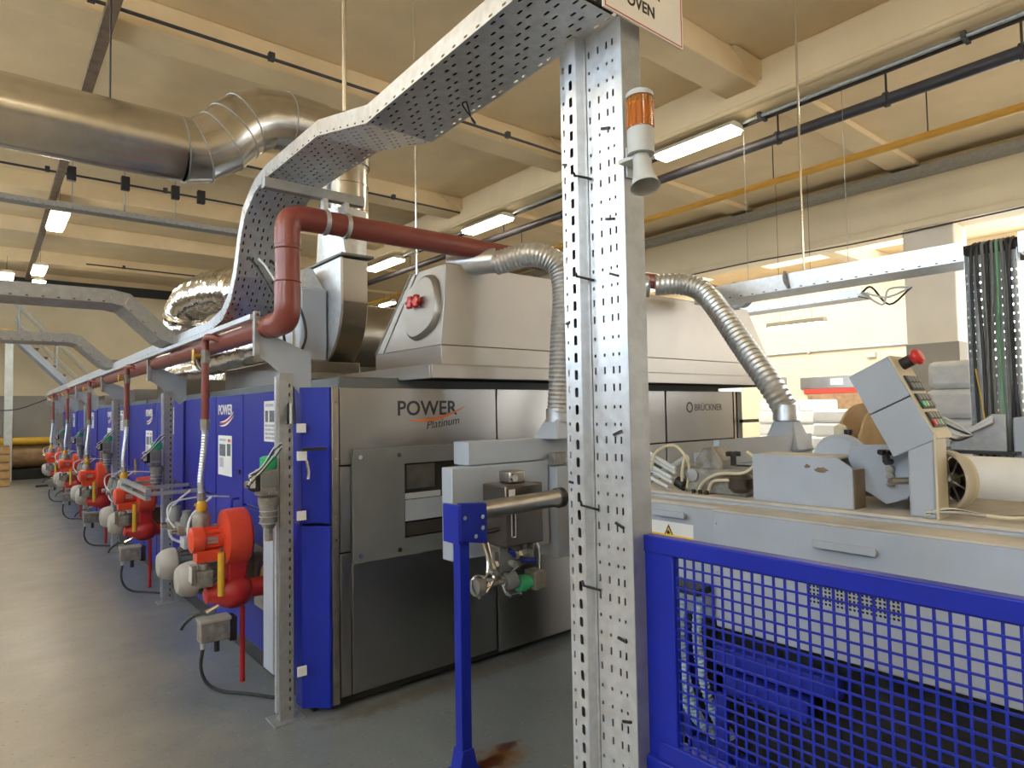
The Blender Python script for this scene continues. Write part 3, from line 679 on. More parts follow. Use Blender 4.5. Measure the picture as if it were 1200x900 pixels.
# hatch on the left flank
q = Vector((2.178, 3.55, 2.32)); nx = Vector((-.994, 0, .10)).normalized(); uy = Vector((0, 1, 0)); vz = uy.cross(nx) * -1
vz = (Vector((.10, 0, .994))).normalized()
tl = Quaternion(nx, math.radians(18)); uy2, vz2 = tl @ uy, tl @ vz
def oval(r1, r2, off):
    return [q + nx * off + uy2 * (r1 * 1.12 * math.copysign(abs(math.cos(2 * PI * k / 32)) ** .75, math.cos(2 * PI * k / 32))) + vz2 * (r2 * math.copysign(abs(math.sin(2 * PI * k / 32)) ** .75, math.sin(2 * PI * k / 32))) for k in range(32)]
ht = MB().rings([oval(.185, .20, 0), oval(.18, .195, .02), oval(.165, .18, .034), oval(.02, .02, .038)]).build('hatch', 'hood', t)
for k, yy in enumerate((.055, -.02)):
    kp = q + uy * yy + vz * .03 + nx * .036
    kn = MB(); kn.lathe([(.012, 0), (.012, .02), (.03, .022), (.034, .03), (.03, .042), (.008, .044)], kp, nx, 16)
    for j in range(6): a = j * PI / 3; kn.cyl(kp + nx * .032 + (uy * math.cos(a) + vz * math.sin(a)) * .03, kp + nx * .032 + (uy * math.cos(a) + vz * math.sin(a)) * .042, .012, n=8)
    kn.build('star_knob', 'red_plastic', ht)
sm = MB()
sm.tube([(2.15, 4.15, 2.06), (2.20, 3.725, 2.58)], .006, 6); sm.tube([(2.15, 4.03, 2.07), (2.20, 3.66, 2.57)], .005, 6); sm.build('seam_bead', 'galv', t)
MB().cyl((2.2, 3.66, 2.56), (2.2, 3.66, ZC - .01), .006, n=6).build('suspension_rod', 'chrome', t)

# flexible extraction ducts
t = T('flexible_duct', 'ribbed aluminium flexible duct hanging left of the slotted upright', 'duct', (2.68, 2.85, 1.48))
p1 = spline([(2.50, 3.20, 2.585), (2.62, 3.0, 2.62), (2.72, 2.87, 2.55), (2.745, 2.83, 2.38), (2.72, 2.83, 2.1), (2.70, 2.83, 1.85), (2.69, 2.84, 1.62)], 8)
ribbed(MB(), p1, .074, .013, .045).build('flexible_hose', 'flex', t)
MB().lathe([(.10, 0), (.078, .24), (.078, .30)], (2.32, 3.44, 2.60), Vector((.62, -.78, .02)), 24).build('hood_spigot', 'galv', t)
MB().cyl((2.69, 2.845, 1.58), (2.69, 2.845, 1.66), .077, n=24).build('clamp_collar', 'galv', t)
MB().hexa([(2.57, 2.74, 1.48), (2.80, 2.74, 1.48), (2.80, 2.96, 1.48), (2.57, 2.96, 1.48), (2.63, 2.79, 1.60), (2.75, 2.79, 1.60), (2.75, 2.90, 1.60), (2.63, 2.90, 1.60)]).build('base_cone', 'grey', t, .01)
t = T('flexible_duct', 'ribbed aluminium flexible duct slanting down right of the slotted upright', 'duct', (4.07, 2.12, 1.36))
p2 = spline([(4.0, 3.12, 2.60), (4.12, 2.98, 2.60), (4.16, 2.82, 2.53), (4.13, 2.66, 2.36), (4.07, 2.42, 2.05), (4.02, 2.22, 1.80), (4.03, 2.13, 1.64)], 8)
ribbed(MB(), p2, .080, .019, .055).build('flexible_hose', 'flex', t)
MB().lathe([(.12, 0), (.085, .26), (.085, .30)], (3.80, 3.40, 2.58), Vector((.55, -.83, .05)), 24).build('hood_spigot', 'galv', t)
MB().lathe([(.085, 0), (.082, .05), (.080, .1)], (4.03, 2.12, 1.56), (0, 0, 1), 24).build('clamp_collar', 'galv', t)
MB().hexa([(3.92, 2.0, 1.36), (4.17, 2.0, 1.36), (4.17, 2.26, 1.36), (3.92, 2.26, 1.36), (3.97, 2.06, 1.57), (4.09, 2.06, 1.57), (4.09, 2.18, 1.57), (3.97, 2.18, 1.57)]).build('base_cone', 'grey', t, .02)

# ================================================================== RED GAS MAIN
t = T('gas_main', 'dark red gas main running over the hood and along the oven side', 'pipe', (1.2, 3.27, 2.1))
rp = .062; YR = 3.27
MB().cyl((1.2, 3.42, 2.13), (1.2, 18.3, 2.13), rp, n=20).build('side_run', 'red_pipe', t)
MB().tube(fillet([(1.2, 3.45, 2.13), (1.2, YR, 2.13), (1.2, YR, 2.32)], .17, 9), rp + .003, 20).build('lower_elbow', 'red_pipe', t)
MB().cyl((1.2, YR, 2.30), (1.2, YR, 2.55), rp, n=20).build('riser', 'red_pipe', t)
MB().tube(fillet([(1.2, YR, 2.52), (1.2, YR, 2.675), (1.40, YR, 2.675)], .15, 9), rp + .003, 20).build('upper_elbow', 'red_pipe', t)
MB().cyl((1.38, YR, 2.675), (5.45, YR, 2.675), rp, n=20).build('top_run', 'red_pipe', t)
for p, a in (((1.2, YR, 2.33), (0, 0, 1)), ((1.2, YR, 2.50), (0, 0, 1)), ((1.2, YR + .2, 2.13), (0, 1, 0))):
    MB().lathe([(rp, -.004), (rp + .006, 0), (rp, .004)], p, a, 20, False).build('weld_seam', 'red_pipe', t)
for x in (1.40, 1.52):
    c = MB(); c.lathe([(rp, -.012), (rp + .008, -.012), (rp + .008, .012), (rp, .012)], (x, YR, 2.675), (1, 0, 0), 20, False); c.box(x - .012, x + .012, YR - .02, YR + .02, 2.74, 2.80); c.build('pipe_clamp', 'galv', t)
MB().box(5.36, 5.40, YR - .02, YR + .02, 2.55, 2.75).build('hanger_bracket', 'red_pipe', t)
MB().lathe([(.13, -.15), (.10, -.1), (.10, 0)], (5.5, YR, 2.675), (1, 0, 0), 16).build('end_cap', 'galv_dull', t)
tag(MB().box(1.08, 1.63, 3.26, 3.31, 2.80, 2.855).build('support_beam', 'galv_dull', bevel=.004), 'square steel beam under the rising tray that carries the red pipe clamps', 'beam')

# burners
def burner():
    yb = Y0 + .72
    t = T('gas_burner', 'orange-red gas burner nearest the camera, left of the first slotted post', 'burner', (1.2, yb, .2), 'gas burners along the oven')
    MB().lathe([(.10, 0), (.165, .012), (.172, .05), (.172, .135), (.16, .15), (.05, .155)], (1.15, yb, .90), (1, 0, 0), 32).build('fan_housing', 'burner', t)
    mo = MB(); mo.lathe([(.05, 0), (.075, .012), (.08, .03), (.08, .075), (.062, .08), (.062, .19)], (.965, yb, .90), (1, 0, 0), 20)
    mo.box(1.0, 1.13, yb - .05, yb + .05, .77, .84); mo = mo.build('fan_motor', 'burner', t)
    MB().obox((1.085, yb - .064, .90), (.06, .004, .04), Matrix.Identity(3)).build('rating_plate', 'galv_dull', mo)
    fins = MB()
    for k in range(10): a = 2 * PI * k / 10; fins.obox((1.09, yb + .066 * math.cos(a), .90 + .066 * math.sin(a)), (.08, .012, .004), Matrix.Rotation(a, 3, 'X'))
    fins.build('cooling_fins', 'burner', mo)
    MB().hexa([(1.17, yb - .06, .60), (1.28, yb - .06, .60), (1.28, yb + .06, .60), (1.17, yb + .06, .60), (1.17, yb - .08, .80), (1.30, yb - .08, .80), (1.30, yb + .08, .80), (1.17, yb + .08, .80)]).build('air_duct', 'burner_dark', t, .015)
    MB().lathe([(.03, 0), (.05, .01), (.06, .07), (.085, .10), (.105, .15), (.105, .21), (.085, .25), (.06, .27), (.06, .352)], (1.05, yb, .56), (1, 0, 0), 28).build('burner_head', 'burner_dark', t)
    MB().cyl((1.27, yb - .02, .0), (1.27, yb - .02, .46), .016, n=10).build('support_leg', 'burner_dark', t)
    MB().cyl((1.13, yb - .07, .56), (1.13, yb - .07, .82), .02, n=10).build('gas_pipe', 'yellow', t)
    gv = MB(); gv.box(1.0, 1.09, yb - .06, yb + .02, .62, .72); gv.box(.97, 1.0, yb - .05, yb + .01, .64, .76); gv.cyl((1.045, yb - .02, .72), (1.045, yb - .02, .76), .03, n=12); gv.build('gas_valve', 'cast', t, .006)
    MB().box(.968, .972, yb - .055, yb + .015, .66, .75).build('valve_cover', 'pale_grey', t)
    jb = MB().box(1.02, 1.19, yb - .06, yb + .04, .29, .42).build('control_box', 'cast', t, .006)
    MB().box(1.015, 1.195, yb - .065, yb + .045, .405, .425).build('box_lid', 'dome', jb, .004); MB().box(1.19, 1.23, yb - .05, yb + .05, .27, .41).build('box_back', 'black', jb)
    MB().cyl((1.12, yb - .02, .22), (1.12, yb - .02, .29), .016, n=10).build('cable_gland', 'black', jb); MB().cyl((1.04, yb - .02, .25), (1.04, yb - .02, .29), .014, n=10).build('cable_gland', 'pale_grey', jb)
    MB().tube(spline([(1.04, yb - .02, .26), (1.03, yb - .02, .14), (1.06, yb - .04, .05), (1.12, yb - .12, .013), (1.22, yb - .25, .012), (1.33, yb - .42, .012)], 6), .010, 8).build('power_cable', 'rubber', t)
    MB().tube(spline([(1.06, yb - .05, .47), (1.0, yb - .02, .46), (.95, yb + .0, .42), (.93, yb + .02, .38)], 5), .009, 8).build('probe_cable', 'rubber', t)
    MB().cyl((1.05, yb - .05, .47), (1.12, yb - .05, .50), .014, n=10).build('probe', 'chrome', t)
    return t
BU = [burner()]
def hose():
    y = Y0 + .86
    t = T('gas_hose', 'braided gas hose with red drop pipe nearest the camera, above the first burner', 'hose', (1.1, y, .8), 'gas hoses down to the burners')
    MB().tube(fillet([(1.18, y - .12, 2.12), (1.10, y - .08, 2.15), (1.09, y, 2.15), (1.09, y, 2.02)], .05), .022, 12).build('branch_elbow', 'red_pipe', t)
    v = MB(); v.cyl((1.09, y, 1.985), (1.09, y, 2.07), .028, n=10); v.build('valve_collar', 'cast', t, .003); v = MB(); v.cyl((1.065, y, 2.03), (1.025, y, 2.03), .016, n=8); v.box(1.012, 1.025, y - .025, y + .012, 2.0, 2.07); v.build('brass_valve', 'brass', t, .003)
    MB().cyl((1.09, y, 1.62), (1.09, y, 1.99), .024, n=12).build('drop_pipe', 'red_pipe', t)
    MB().cyl((1.09, y, 1.56), (1.09, y, 1.63), .030, n=8).build('upper_nipple', 'cast', t)
    ribbed(MB(), spline([(1.09, y, 1.57), (1.087, y, 1.48), (1.075, y, 1.35), (1.065, y, 1.24), (1.07, y, 1.15)], 6), .021, .009, .07, 12).build('braided_hose', 'flex', t)
    MB().cyl((1.07, y, 1.12), (1.07, y, 1.17), .028, n=8).build('lower_nipple', 'cast', t)
    v = MB(); v.lathe([(.02, 0), (.034, .02), (.034, .05), (.02, .075)], (1.07, y, 1.045), (0, 0, 1), 14); v.cyl((1.07, y, 1.08), (1.03, y, 1.10), .01, n=8); v.build('yellow_ball_valve', 'yellow', t)
    MB().lathe([(.03, 0), (.055, .012), (.055, .10), (.045, .115), (.02, .125)], (1.07, y, .93), (0, 0, 1), 16).build('gas_filter', 'cast', t)
    MB().tube(fillet([(1.07, y, .94), (1.07, y, .82), (1.12, y - .16, .80)], .03), .02, 10).build('outlet_pipe', 'cast', t)
    return t
HO = [hose()]
# circulation fan motors with pale rounded covers, and damper drives
def circ(off, lab):
    y = Y0 + off
    t = T('circulation_motor', lab, 'motor', (1.2, y, .4), 'circulation motors with pale covers')
    MB().lathe([(.03, 0), (.075, .008), (.10, .035), (.112, .08), (.112, .115), (.10, .125)], (.96, y, .60), (1, 0, 0), 28).build('end_cover', 'dome', t)
    b = MB(); b.lathe([(.09, 0), (.09, .30)], (1.08, y, .60), (1, 0, 0), 24)
    b.build('motor_body', 'grey_dark', t)
    f = MB()
    for k in range(18): a = 2 * PI * k / 18; f.obox((1.2, y + .098 * math.cos(a), .60 + .098 * math.sin(a)), (.2, .022, .005), Matrix.Rotation(a, 3, 'X'))
    f.build('cooling_fins', 'grey_dark', t)
    tb = MB().box(1.12, 1.24, y - .07, y + .05, .70, .78).build('terminal_box', 'pale_grey', t, .006)
    MB().tube(spline([(1.12, y, .74), (1.05, y + .02, .80), (1.06, y + .05, .98), (1.2, y + .1, 1.1)], 5), .009, 8).build('motor_cable', 'white_hose', t)
    MB().box(1.30, 1.42, y - .14, y + .14, .46, .74).build('mounting_block', 'grey_dark', t, .006)
    return t
CI = [circ(1.05, 'pale rounded fan motor just left of the nearest burner'), circ(1.62, 'pale rounded fan motor second from the nearest burner, beside the second post')]
def train():
    y = Y0 + 1.0
    t = T('valve_train', 'cluster of small grey valves and tubes left of the nearest burner', 'valves', (1.05, y, .8), 'valve trains between the burners')
    MB().cyl((1.06, y, .90), (1.06, y + .75, .90), .02, n=10).build('supply_pipe', 'cast', t)
    for k in range(2):
        yy = y + .2 + k * .3
        MB().lathe([(.02, 0), (.04, .008), (.04, .06), (.03, .08), (.03, .11), (.01, .115)], (1.06, yy, .91), (0, 0, 1), 14).build('valve_bonnet', 'grey_dark', t)
        MB().box(1.0, 1.12, yy - .03, yy + .03, .865, .925).build('valve_block', 'cast', t, .006)
        MB().cyl((1.0, yy, .895), (.965, yy, .895), .022, n=12).build('gauge', 'chrome', t)
        MB().lathe([(.025, 0), (.034, .004), (.034, .012), (.025, .016)], (1.06, yy + .08, .90), (0, 1, 0), 8).build('pipe_union', 'steel', t)
    MB().tube(spline([(1.0, y + .2, .90), (.96, y + .25, .98), (1.0, y + .36, 1.06), (1.2, y + .42, 1.08), (1.4, y + .45, 1.06)], 5), .006, 6).build('signal_cable', 'white_hose', t)
    MB().box(1.07, 1.42, y + .33, y + .36, .87, .89).build('wall_bracket', 'galv_dull', t, .003)
    return t
TR = [train()]
def drive():
    y = Y0 - .02
    t = T('damper_drive', 'grey actuator with green cap and wires on the nearest slotted post', 'actuator', (1.2, y, 1.0), 'damper drives on the posts')
    MB().box(1.13, 1.22, y - .06, y + .06, 1.22, 1.36).build('gear_case', 'cast', t, .012)
    MB().box(1.09, 1.14, y - .05, y + .03, 1.25, 1.34).build('terminal_block', 'black', t, .005); MB().box(1.08, 1.105, y - .055, y - .02, 1.27, 1.335).build('white_cover', 'white', t, .003)
    MB().lathe([(.04, 0), (.045, .01), (.045, .06), (.03, .07)], (1.19, y, 1.36), (0, 0, 1), 16).build('green_cap', 'green_plastic', t)
    MB().lathe([(.03, 0), (.045, .03), (.045, .1), (.055, .13), (.055, .16), (.04, .17)], (1.19, y, 1.05), (0, 0, 1), 16).build('valve_body', 'cast', t)
    MB().cyl((1.13, y - .03, 1.29), (1.06, y - .03, 1.29), .02, n=12).build('drive_shaft', 'chrome', t)
    for q in range(4): MB().cyl((1.145 + q * .02, y - .062, 1.24), (1.145 + q * .02, y - .075, 1.24), .006, n=6).build('terminal_screw', 'chrome', t)
    MB().box(1.135, 1.215, y - .068, y - .06, 1.27, 1.345).build('cover_plate', 'grey_dark', t, .004)
    for z_ in (1.075, 1.11, 1.14): MB().lathe([(.047, -.003), (.051, 0), (.047, .003)], (1.19, y, z_), (0, 0, 1), 16, False).build('valve_ring', 'galv', t)
    MB().cyl((1.19, y, .98), (1.19, y, 1.06), .022, n=10).build('lower_pipe', 'cast', t)
    for k in range(4):
        MB().tube(spline([(1.10, y - .05, 1.25 + k * .02), (1.07, y - .06, 1.28 + k * .02), (1.13, y - .07, 1.35 + .01 * k), (1.2, y - .06, 1.42 + .02 * k), (1.25, y - .03, 1.47 + .01 * k)], 5), .0032, 6).build('signal_wire', 'white_hose' if k % 2 else 'rubber', t)
    return t
DR = [drive()]
for k in range(1, 5):
    for L_, nm in ((BU, 'orange-red gas burner'), (HO, 'braided gas hose with red drop pipe')):
        c = copy_tree(L_[0]); c.location = Vector(L_[0].location) + Vector((0, k * PITCH, 0)); L_.append(c); c['label'] = '%s, %s from the camera along the oven side' % (nm, ordn[k])
    c = copy_tree(TR[0]); c.location = Vector(TR[0].location) + Vector((0, k * PITCH, 0)); c['label'] = 'cluster of small grey valves and tubes beside the burner %s from the camera' % ordn[k]
    c = copy_tree(DR[0]); c.location = Vector(DR[0].location) + Vector((0, k * PITCH, 0)); c['label'] = 'grey damper actuator on the slotted post, %s from the camera' % ordn[k]
    for q_, w_ in ((0, 'nearer'), (1, 'farther')):
        c = copy_tree(CI[q_]); c.location = Vector(CI[q_].location) + Vector((0, k * PITCH, 0)); c['label'] = '%s of the two pale-covered fan motors on the %s chamber' % (w_, ordn[k])
tag(MB().box(1.27, 1.30, 3.70, 3.86, .2, 1.0).build('sticker_strip', 'grey', bevel=.003), 'narrow grey cover strip beside the nearest slotted post', 'cover')

# grey flat link bracket between the burners (second post)
t = T('air_manifold', 'pair of grey flat air manifold bars crossing the second slotted post', 'bracket', (1.1, 6.3, 1.0))
for z in (1.0, 1.06): MB().box(.98, 1.02, 5.7, 6.9, z, z + .03).build('bar', 'galv_dull', t, .003)
for y in (5.75, 6.3, 6.85): MB().box(.98, 1.42, y - .015, y + .015, 1.03, 1.06).build('arm', 'galv_dull', t, .003)

# ================================================================== CABLE TRAYS ON THE LEFT
t = T('cable_tray', 'perforated galvanised cable tray rising from the oven side and running overhead to the upright', 'cable tray', (1.3, 6, 2.2))
path = [(1.15, 18.6, 2.21), (1.15, 11.5, 2.21), (1.15, 4.55, 2.21), (1.15, 4.25, 2.25), (1.15, 4.08, 2.34), (1.15, 3.97, 2.48), (1.15, 3.88, 2.68), (1.15, 3.80, 2.80), (1.15, 3.62, 2.89), (1.15, 3.44, 2.915), (1.15, 2.76, 2.905), (1.15, 2.28, 2.79), (1.15, 1.25, 2.82)]
tray(t, path, (1, 0, 0), .30, .07, 'galv', pitch=.042, rows=9, m_floor='galv')
for k in range(5):
    xo = 1.19 + k * .05
    MB().tube([Vector((xo, p[1] + (0.02 if 2.22 < p[2] < 2.88 and p[1] > 3.3 else 0), p[2] + .022)) for p in path], .016, 8).build('cable', 'rubber' if k % 2 else 'black', t)
MB().box(1.10, 1.13, 3.56, 18.5, 2.165, 2.195).build('support_rail', 'galv', t, .003)
for y, x in ((2.52, 1.17), ): MB().cyl((x, y, 2.93), (x, y, ZC - .01), .010, n=8).build('suspension_rod', 'chrome', t)
MB().tube(spline([(1.36, 1.9, 2.79), (1.40, 1.92, 2.74), (1.37, 1.86, 2.70), (1.33, 1.88, 2.76), (1.36, 1.9, 2.79)], 5), .003, 5).build('cable_loop', 'rubber', t)
def branch(label, y, zz):
    t = T('branch_tray', label, 'cable tray', (0, y, zz))
    tray(t, [(-4.9, y, zz - .02), (.72, y, zz), (.80, y, zz - .015), (1.05, y, 2.25), (1.12, y, 2.22), (1.4, y, 2.22)], (0, 1, 0), .42, .10, 'galv_dull', pitch=.06, rows=6)
    for x in (-3.5, -1.2): MB().cyl((x, y + .2, zz), (x, y + .2, ZC - .01), .01, n=6).build('suspension_rod', 'galv', t)
    MB().cyl((-4.9, y + .2, zz + .03), (.7, y + .2, zz + .03), .02, n=8).build('cable', 'rubber', t)
branch('grey perforated branch tray dropping onto the long tray, nearer of two', 5.55, 2.50)
branch('grey perforated branch tray dropping onto the long tray, farther and lower in view', 8.7, 2.50)
for k, (x, y) in enumerate(((1.2, 4.1), (1.26, 4.1), (1.33, 4.1))):
    tag(MB().tube(spline([(x, 3.90, 2.58), (x + .02, 3.8, 2.50), (x + .09, 3.70, 2.30), (x + .12, 3.66, 2.1), (1.33 + .015 * k, 3.62, 1.9), (1.28 + .02 * k, 3.50, 1.6)], 6), .008, 8).build('black_cable', 'rubber' if k != 1 else 'white_hose'),
        ('black cable drooping from the rising tray, leftmost of three', 'pale grey cable drooping from the rising tray to the first post', 'black cable drooping from the rising tray, rightmost of three')[k], 'cable')
tag(MB().tube(spline([(1.2, 18.3, 2.15), (.9, 18.0, 2.0), (.4, 18, 1.85), (-.6, 18, 1.95), (-2, 18, 2.3)], 6), .012, 6).build('slack_cable', 'rubber'), 'slack black cable leaving the far end of the long tray to the left', 'cable')

# ================================================================== SLOTTED UPRIGHT WITH BEACON
t = T('cable_upright', 'tall galvanised slotted upright of two perforated channels in the foreground', 'upright', (1.49, 1.36, 0))
H = 2.82; X = 1.45
rowsz = []; z = .04; pat = ('s', 's', 'd', 'd'); i = 0
while z < H - .05:
    k = pat[i % 4]; rowsz.append((z, z + (.022 if k == 's' else .010), k)); z += .052; i += 1
hv = [(a, b) for a, b, k in rowsz]
def pmask(ncol):
    return lambda a, b: (a % 2 == 0) if rowsz[b][2] == 's' else (a % 2 == 1)
# channel A (far): face between y 1.375 and 1.495 ; channel B (near): 1.235 .. 1.375
def chan(y0, y1, cols, nm):
    hu = []
    for c in cols: hu += [(c - .0035, c + .0035)]
    o = MB().perf((X, y1, 0), (0, -1, 0), (0, 0, 1), y1 - y0, H, hu, hv, mask=None).build(nm, 'galv', t, smooth=0, solid=.002)
    return o
chan(1.380, 1.495, (.014, .033), 'far_channel_face')
chan(1.235, 1.3765, (.012, .050, .085, .108), 'near_channel_face')
for y, nm in ((1.235, 'near_flange'), (1.3755, 'near_flange'), (1.381, 'far_flange'), (1.495, 'far_flange')):
    hu = [(.008, .018)]
    MB().perf((X, y, 0), (1, 0, 0), (0, 0, 1), .085, H, hu, [(a, b) for a, b, k in rowsz if k == 's']).build(nm, 'galv_dull' if y < 1.3 else 'galv', t, smooth=0, solid=.002)
MB().box(X + .06, X + .085, 1.24, 1.49, .0, H).build('shade_core', 'rubber', t)  # black slab standing in for the shade inside the channels
MB().box(X + .0, X + .085, 1.233, 1.2345, .0, H).build('near_side_sheet', 'galv_dull', t)
zs = [(.03 + k * .0535, .03 + k * .0535 + .030) for k in range(int((H - .06) / .0535))]
st = MB().perf((X - .036, 1.432, 0), (0, -1, 0), (0, 0, 1), .042, H, [(.013, .027)], zs).build('strut_face', 'galv', t, smooth=0, solid=.002)
MB().box(X - .037, X - .0345, 1.432, 1.4335, 0, H).box(X - .036, X, 1.4305, 1.4335, 0, H).box(X - .036, X, 1.3885, 1.3915, 0, H).build('strut_sides', 'galv', st)
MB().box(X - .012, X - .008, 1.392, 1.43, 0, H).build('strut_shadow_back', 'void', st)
MB().box(X - .07, X + .12, 1.20, 1.53, 0, .008).build('foot_plate', 'galv_dull', t)
for z, yy in ((2.44, 1.47), (2.50, 1.30), (2.22, 1.29), (1.93, 1.47), (2.05, 1.28), (1.42, 1.47), (1.58, 1.28), (1.31, 1.28), (.98, 1.28), (.75, 1.27)):
    tie = MB(); tie.obox((X - .004, yy, z), (.006, .034, .007), Matrix.Rotation(random.uniform(-.4, .4), 3, 'X')); tie.build('cable_tie', 'black', t)
for z in (2.375, 2.06, 1.36, 1.12, .55):
    MB().tube([(X - .036, 1.405, z + .012), (X - .042, 1.398, z), (X - .03, 1.385, z - .004), (X - .004, 1.36, z - .014)], .004, 6).build('cable_tie', 'black', t)
tee = T('tray_tee', 'perforated tray tee joining the overhead tray across the top of the upright', 'cable tray', (1.6, 1.3, 2.83))
tray(tee, [(1.45, 1.25, 2.83), (1.52, 1.25, 2.83)], (0, 1, 0), .24, .07, 'galv', pitch=.042, rows=6)
MB().box(1.46, 1.51, 1.27, 1.44, 2.845, 2.88).build('cable', 'rubber', tee)
# sign
t = T('sign_board', 'cream sign board with black capitals hung beside the top of the upright', 'sign', (1.55, 1.19, 2.781))
MB().box(1.33, 1.70, 1.192, 1.198, 2.781, 3.046).build('board', 'sign', t, .001)
bd = MB(); bd.box(1.337, 1.693, 1.1912, 1.192, 2.786, 2.789).box(1.337, 1.693, 1.1912, 1.192, 3.036, 3.039).box(1.337, 1.340, 1.1912, 1.192, 2.786, 3.039).box(1.690, 1.693, 1.1912, 1.192, 2.786, 3.039); bd.build('red_border', 'ink_red', t)
text('sign_word', 'OVEN', .048, 'ink_black', t, (1.430, 1.1915, 2.829), (1, 0, 0), (0, 0, 1), .0006, bold=.001)
text('sign_word', 'STENTER', .048, 'ink_black', t, (1.390, 1.1915, 2.893), (1, 0, 0), (0, 0, 1), .0006, bold=.001)
# beacon and horn
bx, by = 1.444, 1.165
t = T('warning_beacon', 'amber warning beacon over a grey sounder horn on the upright', 'beacon', (bx, by, 2.28))
MB().lathe([(.038, 0), (.038, .070), (.034, .074)], (bx, by, 2.375), (0, 0, 1), 28).build('beacon_base', 'pale_grey', t)
MB().lathe([(.037, 0), (.037, .085), (.033, .09)], (bx, by, 2.449), (0, 0, 1), 32).build('amber_lens', 'amber', t)
MB().cyl((bx, by, 2.452), (bx, by, 2.52), .014, n=12).build('bulb', 'ink_orange', t)
lr = MB()
for k in range(16): a = 2 * PI * k / 16; lr.cyl((bx + .037 * math.cos(a), by + .037 * math.sin(a), 2.452), (bx + .037 * math.cos(a), by + .037 * math.sin(a), 2.533), .0028, n=5)
lr.build('lens_ribs', 'amber', t)
MB().lathe([(.039, 0), (.039, .012), (.032, .018)], (bx, by, 2.538), (0, 0, 1), 28).build('lens_cap', 'pale_grey', t)
hp = Vector((bx, by, 2.368)); ha = Vector((-.15, -.25, -.95)).normalized()
MB().lathe([(.024, 0), (.026, .03), (.030, .06), (.040, .10), (.0425, .102), (.036, .085), (.020, .03), (.018, .01)], hp, ha, 24, False).build('horn', 'pale_grey', t)
MB().lathe([(.018, 0), (.002, .001)], hp + ha * .012, ha, 16).build('horn_throat', 'grey_dark', t)
br = MB(); br.box(bx - .02, bx + .05, by, 1.234, 2.363, 2.375); br.box(bx + .01, bx + .06, 1.225, 1.232, 2.33, 2.42); br.build('bracket', 'pale_grey', t, .002)

# ================================================================== BLUE MESH GUARD
XF = 1.515
t = T('mesh_guard', 'bright blue square-mesh guard fence at lower right', 'fence', (XF, .2, 0))
MB().box(XF - .015, XF + .015, 1.135, 1.262, .18, 1.272).build('end_post', 'blue_bright', t, .004)
MB().box(XF - .02, XF + .02, -1.6, 1.262, 1.235, 1.283).build('top_rail', 'blue_bright', t, .004)
MB().box(XF - .02, XF + .02, -1.6, 1.20, .635, .71).build('bottom_rail', 'blue_bright', t, .004)
MB().box(XF - .03, XF + .03, -1.6, 1.245, .18, .66).build('kick_panel', 'blue_bright', t, .005)
MB().box(XF - .025, XF + .025, 1.16, 1.24, 0, .18).build('leg', 'blue_bright', t, .004); MB().box(XF - .025, XF + .025, -1.5, -1.42, 0, .18).build('leg', 'blue_bright', t, .004)
mp = MB().box(XF - .004, XF + .004, 1.132, 1.136, .70, 1.24).build('mesh_panel', 'blue_bright', t)
wv = MB().box(XF - .0022, XF + .0022, -.0022, .0022, .70, 1.24); first = None
y = 1.135 - .029
while y > -1.55:
    MB().box(XF - .0022, XF + .0022, y - .0028, y + .0028, .70, 1.24).build('wire', 'blue_bright', mp, smooth=0); y -= .029
z = .72
while z < 1.235:
    MB().box(XF - .005, XF - .001, -1.58, 1.135, z - .0025, z + .0025).build('wire', 'blue_bright', mp, smooth=0); z += .0285
wv.bm.free()

# ================================================================== ROLLER STAND, STEEL BOX, CONSOLES
t = T('roller_stand', 'bright blue post stand holding a steel roller before the oven', 'stand', (1.715, 2.49, 0))
MB().box(1.69, 1.745, 2.46, 2.515, 0.012, 1.16).build('post', 'blue_bright', t, .004)
MB().prism([(-.055, 0), (.055, 0), (.03, .11), (-.03, .11)], (1.7175, 2.45, .012), (1, 0, 0), (0, 0, 1), (0, .075, 0)).build('foot_gusset', 'blue_bright', t, .003)
MB().box(1.64, 1.80, 2.41, 2.57, 0, .012).build('base_plate', 'blue_bright', t, .002)
MB().prism([(0, .03), (.15, 0), (.15, .19), (.0, .20)], (1.672, 2.425, 1.035), (1, 0, 0), (0, 0, 1), (0, .03, 0)).build('bracket_plate', 'blue_bright', t, .004)
MB().box(1.665, 1.685, 2.43, 2.56, 1.05, 1.225).build('side_cheek', 'blue_bright', t, .003)
bolts(MB(), [(1.69, 2.425, 1.17), (1.79, 2.425, 1.165), (1.79, 2.425, 1.115), (1.75, 2.425, 1.08)], (0, -1, 0), .011, .01).build('bolt', 'chrome', t)
MB().cyl((1.82, 2.47, 1.185), (2.31, 2.47, 1.195), .043, n=24).build('roller_tube', 'steel', t)
MB().lathe([(.03, 0), (.052, .01), (.052, .045), (.03, .055)], (2.30, 2.47, 1.195), (1, 0, 0), 24).build('roller_end', 'black', t)
MB().tube([(1.82, 2.44, 1.085), (1.90, 2.44, 1.09)], .011, 8).build('pin', 'black', t)

